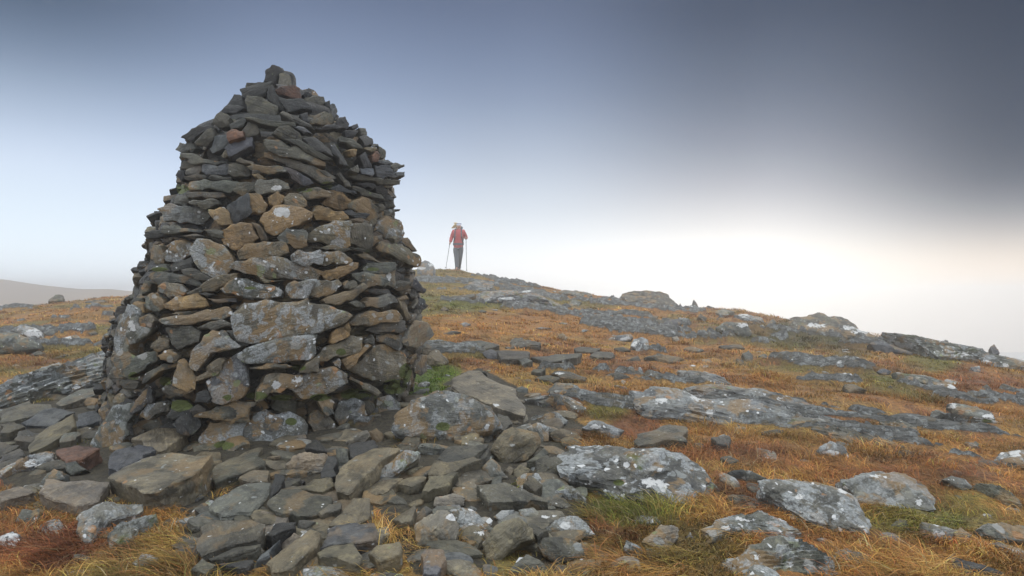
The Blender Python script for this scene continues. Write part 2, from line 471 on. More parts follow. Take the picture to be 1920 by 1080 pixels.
# white crusts seen in the photograph: centre and half size in picture pixels
WHITE = [(528,398,24,11),(515,417,13,8),(404,508,14,8),(396,500,10,7),(248,612,11,18),(228,694,10,6),(556,710,14,13),(520,722,12,10),(520,352,22,6),
 (729,520,7,12),(600,655,7,6),(684,635,10,4),(684,913,7,6),(884,955,11,7),(1174,872,8,8),(1218,905,26,16),(1240,912,20,20),(1170,930,6,7),
 (1165,790,16,14),(1120,800,16,8),(1560,850,26,8),(1870,800,26,22),(1902,808,14,20),(1855,782,20,10),(1725,940,10,12),(1580,918,14,11),
 (1640,892,14,6),(1310,745,22,10),(1390,745,14,8),(1240,752,22,9),(1330,776,12,10),(1458,748,16,6),(1480,760,8,6),(1555,765,24,6),
 (124,640,18,18),(62,625,26,12),(105,600,12,6),(60,700,14,5),(140,725,14,7),(60,868,22,12),(30,1018,30,22),(10,1010,20,16),(160,870,10,6),
 (1290,686,26,5),(1330,630,14,5),(1395,592,14,6),(1170,587,12,4),(1530,610,26,6),(1615,622,22,10),(1590,615,18,6),(1705,655,12,6),(1806,664,16,7),
 (1660,640,8,4),(1850,678,10,6),(1885,685,8,5),(1780,760,18,10),(1850,787,18,10),(1700,745,16,6),(1670,760,10,4),(1783,728,12,10),(1765,722,10,6),(1830,685,12,6),(1585,703,14,5),
 (1515,678,14,4),(1890,1035,30,9),(1830,1010,14,8),(1830,1030,20,8),(1760,1000,20,10),(1878,848,16,6),(1895,1060,22,8),(812,496,12,6),(790,503,10,5),(1900,850,18,7),
 (1115,1000,12,10),(1060,985,16,10),(1130,975,20,8),(1020,970,16,7),(1500,930,14,8),(1470,975,14,6),(900,1000,16,8),(850,970,14,8),(1100,905,14,6),
 (1190,645,10,8),(1210,650,9,7),(1175,635,16,5),(985,545,14,4),(950,560,20,5),(1395,610,22,6),(955,535,20,5),(1560,665,10,5),(1350,620,20,5),(1250,612,16,6),(1475,1060,22,10),(1420,1045,24,10),(1480,970,30,10),(1370,990,26,9),(1400,975,26,6),
 (1050,700,10,4),(760,960,0.1,0.1),(430,905,10,5),(930,760,6,4),(1385,972,14,5),(1330,880,18,10),(1300,1000,12,6)]
WHITE = [w for w in WHITE if w[2] > 1]
MOSSP = [(337,355,22,12),(612,348,16,10),(570,356,20,6),(668,738,40,14),(480,742,30,10),(310,714,16,12),(300,505,24,6),(560,690,20,8),(740,725,30,20),(640,660,12,8),(425,745,14,10),(250,705,14,10),(530,745,30,8),(470,540,20,5),(700,505,16,5),(760,700,16,24),(600,745,30,10),(545,790,16,10),(830,800,16,10),(420,835,30,12),(340,760,30,16),(1160,905,16,8)]
# each line: region, tint, lichen amount, outline in that region's enlarged pixels, label for stones that stand out
CAIRN = '''
A d .2|1030,150 1080,103 1140,110 1185,160 1135,190 1110,290 1090,240 1015,235|dark rounded capstone at the very top
A k .2|1140,175 1185,160 1225,190 1238,270 1130,285
B r .05|75,300 130,268 265,285 278,380 180,355 80,310|orange-red stone under the capstone
A k .1|870,270 880,238 965,238 965,262 880,282
A d .1|830,290 875,280 1010,240 1090,240 1050,290 985,350 850,345
A k .15|885,345 1000,355 1110,430 1115,510 1010,530 915,515 870,400
A d .1|690,445 775,335 840,350 850,440 720,440
A d .1|670,470 700,435 850,440 780,490 700,490
A k .2|635,500 665,475 740,520 720,590 650,600 600,560
A d .1|740,580 870,500 900,520 830,600 760,620
A d .1|1050,310 1085,262 1130,350 1180,470 1110,430 1060,380
B d .1|100,330 340,425 360,455 160,482 115,400
A d .15|350,680 420,630 490,590 585,585 595,610 500,660 430,720|dark flat stone jutting out at the left shoulder
A k .3|460,720 590,610 610,690 560,750 480,745
A s .15|580,770 640,670 720,655 735,760 600,805
A r .1|720,650 760,620 845,630 850,680 730,715|small pinkish stone
A k .1|840,640 890,562 950,580 970,640 900,685 850,680
A s .1|700,770 860,690 915,690 920,760 740,830 725,800
A k .2|870,525 940,522 1255,565 1255,595 1150,600 960,560
A d .3|1090,650 1130,610 1190,598 1296,650 1280,700 1100,670
A g .6|305,780 340,725 450,730 470,770 430,800 340,800
A g .5|345,815 420,815 560,860 700,880 620,905 420,890
A k .3|340,930 370,880 480,895 500,915 400,940
A p .3|385,980 400,945 500,915 520,950 480,980
A s .5|520,960 530,900 700,895 760,910 720,980 560,985
A d .3|300,990 330,950 370,960 380,1010 340,1030
A k .3|380,1000 480,980 560,990 540,1020 400,1030
A k .3|570,1010 590,990 740,990 750,1025 600,1030
A b .2|670,830 710,785 730,830 700,850
A n .3|790,870 830,850 935,890 930,910 850,895
A k .3|735,900 800,900 905,940 900,990 780,1000 730,970
A k .3|920,950 960,930 1020,945 1010,975 920,985
B k .6|0,810 130,820 270,880 400,930 520,1030 430,1045 280,960 150,890 0,870
B g .7|0,710 60,715 230,750 330,820 460,860 470,915 400,905 300,860 120,830 20,770
B g .6|-160,915 -80,905 150,930 160,965 60,975 -110,950
B t .3|-120,980 -70,975 20,1020 -60,1030
B d .2|290,340 330,312 375,340 320,365
B k .2|310,380 380,345 455,352 470,400 440,425 350,420
B d .2|470,400 505,385 515,440 490,470
B s .3|515,420 545,415 568,470 545,530 520,470
B k .6|360,580 400,500 470,475 525,490 540,550 480,585
B d .2|570,560 590,525 630,520 665,570 655,605 580,590
B k .1|110,500 140,478 350,580 370,605 290,590
B s .5|225,600 260,595 415,640 400,655 300,650
B d .1|390,610 520,580 620,600 560,615
B s .1|665,595 730,573 740,600 700,625
B k .1|740,610 800,610 805,665 760,665
B d .2|750,690 790,668 850,700 850,745 790,755
B k .2|580,690 610,672 700,705 775,770 700,770 600,720
B s .1|530,760 550,740 640,880 650,910 590,890
B d .1|745,840 800,800 850,920 780,920
B r .1|855,830 890,790 920,820 900,875 850,870|small brick-red stone near the right shoulder
B b .1|785,765 870,760 900,780 850,805
B k .3|905,760 960,790 962,840 920,850 900,800
B d .1|860,755 900,735 910,765
B s .1|890,880 950,872 1055,882 1060,905 960,905
B k .1|1010,915 1108,900 1108,930 1030,965
B s .1|1045,965 1108,965 1110,1000 1055,1000
B s .2|880,910 1000,905 1020,960 1060,1000 960,1000 880,970
B k .2|640,985 760,975 900,1010 1070,1010 1060,1060 900,1060 700,1010|long thin plate jutting out at the right shoulder
B p .2|680,930 735,905 752,950 740,972 690,950
B s .1|755,935 860,935 870,980 770,980
B k .2|570,985 600,970 650,1030 680,1080 630,1080
B k .2|60,650 100,608 190,600 250,640 320,740 240,700 120,690
B k .2|120,700 230,700 400,790 530,860 450,860 320,800
B d .1|290,690 390,690 480,760 530,830 430,800
B k .2|430,950 470,950 560,1010 520,1020
B s .3|150,930 230,950 370,1050 300,1070 200,1010
B d .1|270,500 330,480 340,560 300,560
B d .1|630,630 740,630 700,690 640,680
B t .1|660,790 730,780 720,830 680,830
C g .7|490,110 510,50 600,38 740,45 890,55 870,110 800,135 620,120
C k .4|470,150 490,130 760,135 780,165 640,185 500,175
C g .5|375,220 400,165 470,165 520,215 440,235
C k .6|490,215 540,195 720,195 740,235 660,262 540,240
C k .4|860,120 880,60 960,50 1030,65 1030,130 920,170
C g .5|1040,110 1050,28 1180,28 1290,60 1296,110 1190,130 1060,150
C g .7|250,270 330,232 450,245 640,265 655,330 600,385 420,375 300,360 285,300
C t .5|658,275 780,260 820,330 835,395 720,375 680,330
C s .1|800,250 900,180 960,150 1000,290 900,370 850,400|slate-blue square face high on the front
C t .5|960,150 1080,160 1130,240 1090,300 1000,300
C t .3|1140,180 1210,128 1265,170 1250,215 1190,250 1150,230
C t .6|1075,350 1115,300 1220,250 1400,262 1485,300 1470,345 1330,410 1180,470 1120,430|ochre stone topped with bright white lichen
C g .6|275,420 310,398 430,425 600,430 560,465 290,468
C d .2|140,480 180,455 270,445 280,475 430,478 390,500 170,508|thin dark plate jutting out on the left
C k .3|430,485 560,472 640,495 560,508
C k .3|610,440 700,435 770,450 780,500 700,500
C t .6|770,440 880,400 1000,390 1050,500 1000,545 840,585 790,550|tan block on the left of the front
C k .3|1000,380 1060,400 1130,500 1130,525 1080,520
C b .6|185,600 210,560 260,570 300,640 290,700 240,710 185,670
C b .8|300,620 350,545 420,525 530,550 500,640 400,690 310,680
C p .9|515,600 570,515 680,530 790,600 835,660 830,740 760,815 700,820 600,770 540,700|pale tilted stone with white lichen on its lower corner
C b .6|900,620 950,560 1100,535 1270,545 1290,620 1200,655 1000,665 920,670
C b .7|850,735 900,690 1080,675 1340,700 1545,770 1500,845 1300,835 1050,800 940,775
C k .4|340,735 430,690 540,670 520,740 370,775
C k .3|435,760 520,750 650,810 690,850 560,840 460,800
C g .4|175,815 220,780 350,785 500,810 610,870 560,890 380,860 200,840
C b .3|600,890 800,800 880,790 870,830 700,930 600,935
C g .9|760,915 870,835 960,835 1130,880 1230,920 1230,970 1080,990 880,965 790,945
C b .5|990,825 1050,805 1300,840 1290,875 1180,885 1020,855
C n .7|250,900 300,865 420,880 470,930 430,980 330,985
C k .3|470,930 590,900 590,940 500,960
C k .4|20,1020 70,990 130,990 140,1060 40,1060
C t .4|415,985 560,955 640,1020 650,1050 430,1075
C g .5|185,760 300,720 340,770 220,785
C g .4|110,930 150,850 190,870 180,920 120,970
C d .3|640,990 870,990 880,1025 700,1020
C d .2|580,955 640,945 870,975 640,985
D k .4|200,140 260,100 350,100 420,130 430,165 330,180 230,180
D s .2|410,95 500,65 620,120 640,145 540,130 430,110
D t .5|420,125 500,130 590,190 600,220 560,260 430,250 370,220 400,190
D b .5|60,175 100,145 170,150 230,205 220,250 160,265 70,220
D b .6|590,230 680,190 760,190 820,270 800,360 760,400 700,350 590,270
D t .5|295,300 330,245 420,260 520,285 570,345 500,372 320,360|warm tan stone high on the front
D d .3|540,290 600,275 740,310 700,350 640,350
D d .3|580,330 700,350 745,380 700,395 600,370
D k .3|610,85 700,110 830,150 860,190 720,165 620,130
D d .2|600,60 700,60 790,80 780,100 700,95
D d .1|790,80 860,85 890,140 860,160 800,130
D k .5|800,230 850,230 870,270 830,290
D k .3|860,280 940,270 950,320 870,330
D d .1|900,272 985,272 985,284 940,288
D d .1|830,170 890,150 940,185 935,205 850,200
D k .3|860,215 900,205 955,250 870,262
D n .8|770,440 830,370 920,335 1000,380 1025,460 1000,500 940,520 860,500|rounded pale stone bulging from the right edge
D g .5|5,500 80,425 200,435 245,470 240,560 180,580 60,550
D b .8|340,420 450,370 580,365 600,400 580,560 520,578 390,540 250,520 270,470|broad blocky stone right of the middle
D b .5|600,400 700,388 755,400 760,570 720,590 640,560 580,540
D k .4|760,490 840,485 850,520 780,570
D b .5|800,580 850,535 960,550 1060,600 1140,650 1140,720 1060,715 960,660 830,610
D k .4|980,520 1050,505 1080,550 1128,605 1100,610 1020,560
D b .8|130,640 180,600 330,598 390,640 330,715 200,720 140,690
D b .7|330,680 400,615 500,605 600,680 590,710 480,720 350,720
D k .3|300,575 500,575 595,600 560,608 400,598
D k .3|600,580 660,580 800,605 780,620 660,608
D b .2|650,640 720,630 850,690 830,705 700,670
D t .5|370,790 400,750 540,730 600,700 650,705 640,750 490,830 400,838
D g .4|700,760 740,710 950,698 955,760 870,790 720,790
D g .4|610,795 640,790 870,795 900,840 840,895 740,895 650,840
D g .4|880,790 955,765 955,880 870,905 850,880
D g .8|80,890 140,850 310,845 270,940 230,990 120,980 80,940
D b .7|300,860 490,840 520,870 470,930 360,975 270,965
D k .4|530,870 570,845 640,860 650,890 590,925 540,910
D b .3|380,1000 560,930 700,875 730,900 640,970 520,1035 400,1030
D k .4|710,935 760,905 890,920 910,950 820,965
D g .4|700,1020 760,985 940,980 970,1030 860,1055 720,1060
D k .5|580,1030 640,1010 710,1040 700,1065 640,1060
D k .3|900,890 980,860 1090,855 1080,900 960,925
D s .4|1070,880 1120,840 1190,900 1190,930 1110,920
D b .3|990,940 1040,900 1080,920 1070,950 1010,960
D k .4|960,1000 1040,965 1060,1000 1000,1010
D k .3|1060,950 1110,960 1130,985 1080,990
D p .3|1090,1060 1130,1000 1140,1020 1100,1075
D s .3|1120,1050 1150,990 1220,1050 1190,1080
D k .3|1050,790 1060,760 1100,790
E g .8|100,370 130,240 190,90 220,100 290,200 240,290 210,360 200,420 140,440|tall grey boulder at the lower left edge
E t .4|215,100 250,60 310,80 320,140 260,150
E g .6|325,30 380,0 450,50 470,100 400,130 330,110
E t .5|455,80 570,30 600,120 520,125 470,110
E t .3|570,30 680,5 770,80 600,120
E p .7|185,300 215,180 260,165 280,240 370,250 330,300 210,360|stone crusted with chalk-white lichen at the lower left
E n .6|270,180 350,150 390,200 360,250 290,240
E k .3|500,155 740,95 770,105 640,165
E g .6|440,190 560,160 760,120 910,105 935,165 830,190 620,225 480,220
E k .4|480,250 620,240 720,280 700,330 640,370 560,405 510,350
E k .3|700,250 830,200 960,200 940,240 800,265
E g .6|90,480 130,430 300,440 400,420 400,490 330,520 200,600 140,590
E b .4|360,390 420,310 490,340 490,400 400,420
E n .5|410,450 460,415 550,440 550,480 490,500 430,480
E g .7|650,510 660,430 740,310 800,275 900,290 1000,390 870,410 780,440 720,540 690,550|big hunched grey stone low on the front
E b .4|690,630 760,530 850,475 890,490 850,560 740,620
E t .6|550,530 560,490 600,480 650,540 680,600 670,690 590,690 520,660 530,590|knobbly ochre stone low on the front
E k .5|300,650 320,590 400,540 550,505 540,540 420,570 340,640
E s .7|770,640 870,530 1000,430 1050,560 1055,690 1020,740 850,790 800,740|wedge-shaped blue-grey stone standing on its point
E d .3|910,270 960,270 1060,370 1030,385 960,330
E k .4|490,740 450,700 500,640 530,680 660,700 600,740
E k .4|140,650 220,625 270,640 240,690 170,690
E d .4|210,870 250,770 330,700 350,760 300,840
E d .3|330,740 350,680 375,700 370,790 330,790
E k .8|280,880 340,800 480,810 490,850 350,910
E d .2|650,850 700,800 750,840 740,880 670,890
E d .2|480,880 520,770 620,780 660,820 640,870 560,910
E d .2|700,720 760,700 790,760 770,790 680,790
E d .3|540,940 590,880 660,890 680,960 640,1020 550,1000
E b .6|830,870 860,820 950,785 1060,790 1110,800 1060,830 1060,890 950,940 840,900
E b .5|1120,780 1130,700 1180,640 1260,600 1273,660 1200,740
F b .8|-231,180 -150,70 0,55 280,50 450,100 590,165 520,225 300,290 60,340 -60,345 -170,330|the largest face stone, a broad grey-brown block in the middle
F g .9|-190,460 -150,400 60,340 360,305 330,430 290,480 60,495 -150,490|wide blue-grey block under the largest stone
F k .5|0,510 130,510 180,530 120,545 -100,545 -160,530
F b .6|-50,700 0,600 60,580 250,590 240,660 100,710 0,720|stone with a splash of white lichen low on the front
F b .5|245,570 290,500 360,465 380,560 300,580
F b .7|180,690 250,600 380,560 480,535 570,590 575,650 480,700 400,730 270,765
F n .8|480,500 520,470 540,500 530,540 490,520
F t .5|545,480 650,420 720,365 760,385 650,500 580,545
F t .3|460,350 480,280 550,250 600,300 560,330 480,365
F t .3|545,250 590,210 610,260 590,300
F b .5|350,450 460,380 540,350 620,305 680,320 680,400 540,460 390,485
F b .6|600,215 660,160 770,130 930,125 975,180 950,205 820,210 650,235
F k .3|720,270 810,220 990,200 1010,260 960,290 800,290
F k .6|790,310 860,300 970,310 975,390 950,410 870,370 800,350
F b .6|600,550 690,480 770,390 850,375 960,420 995,510 970,610 880,620 740,600|large rounded block at the lower right of the front
F p .4|980,330 1050,240 1080,200 1150,215 1200,300 1140,350 1090,385 1000,380
F g .3|1100,380 1150,365 1200,400 1170,440 1110,430
F p .5|1060,490 1090,445 1150,450 1150,560 1110,590 1070,570
F b .4|580,640 620,600 700,650 815,715 800,740 700,700
F g .6|370,780 430,740 490,790 490,870 440,890
F g .7|505,900 520,800 620,755 700,800 720,880 690,970 590,1000 530,950
F k .7|790,860 800,770 880,745 960,830 930,870 850,900 800,910
F b .6|330,880 370,850 480,930 560,1030 520,1080 360,1080 310,940
F k .4|700,790 740,770 780,810 770,880 720,880
F b .2|940,40 980,40 1050,180 1010,190 960,110
F k .3|700,360 760,300 780,330 770,380
I g .9|380,210 430,60 640,50 760,130 770,260 740,300 690,330 560,390 450,300|round base boulder blotched with ochre lichen rings
I p .9|85,230 150,110 280,95 375,120 350,190 260,270 160,305|pale lichened stone leaning on the base
I k .4|60,70 200,10 380,10 390,100 280,100 180,90
H g .8|590,260 650,130 720,20 800,0 870,0 810,180 770,260 650,280|upright lichened slab at the lower left foot
I d .3|-60,100 -10,20 60,10 90,120 20,180
'''
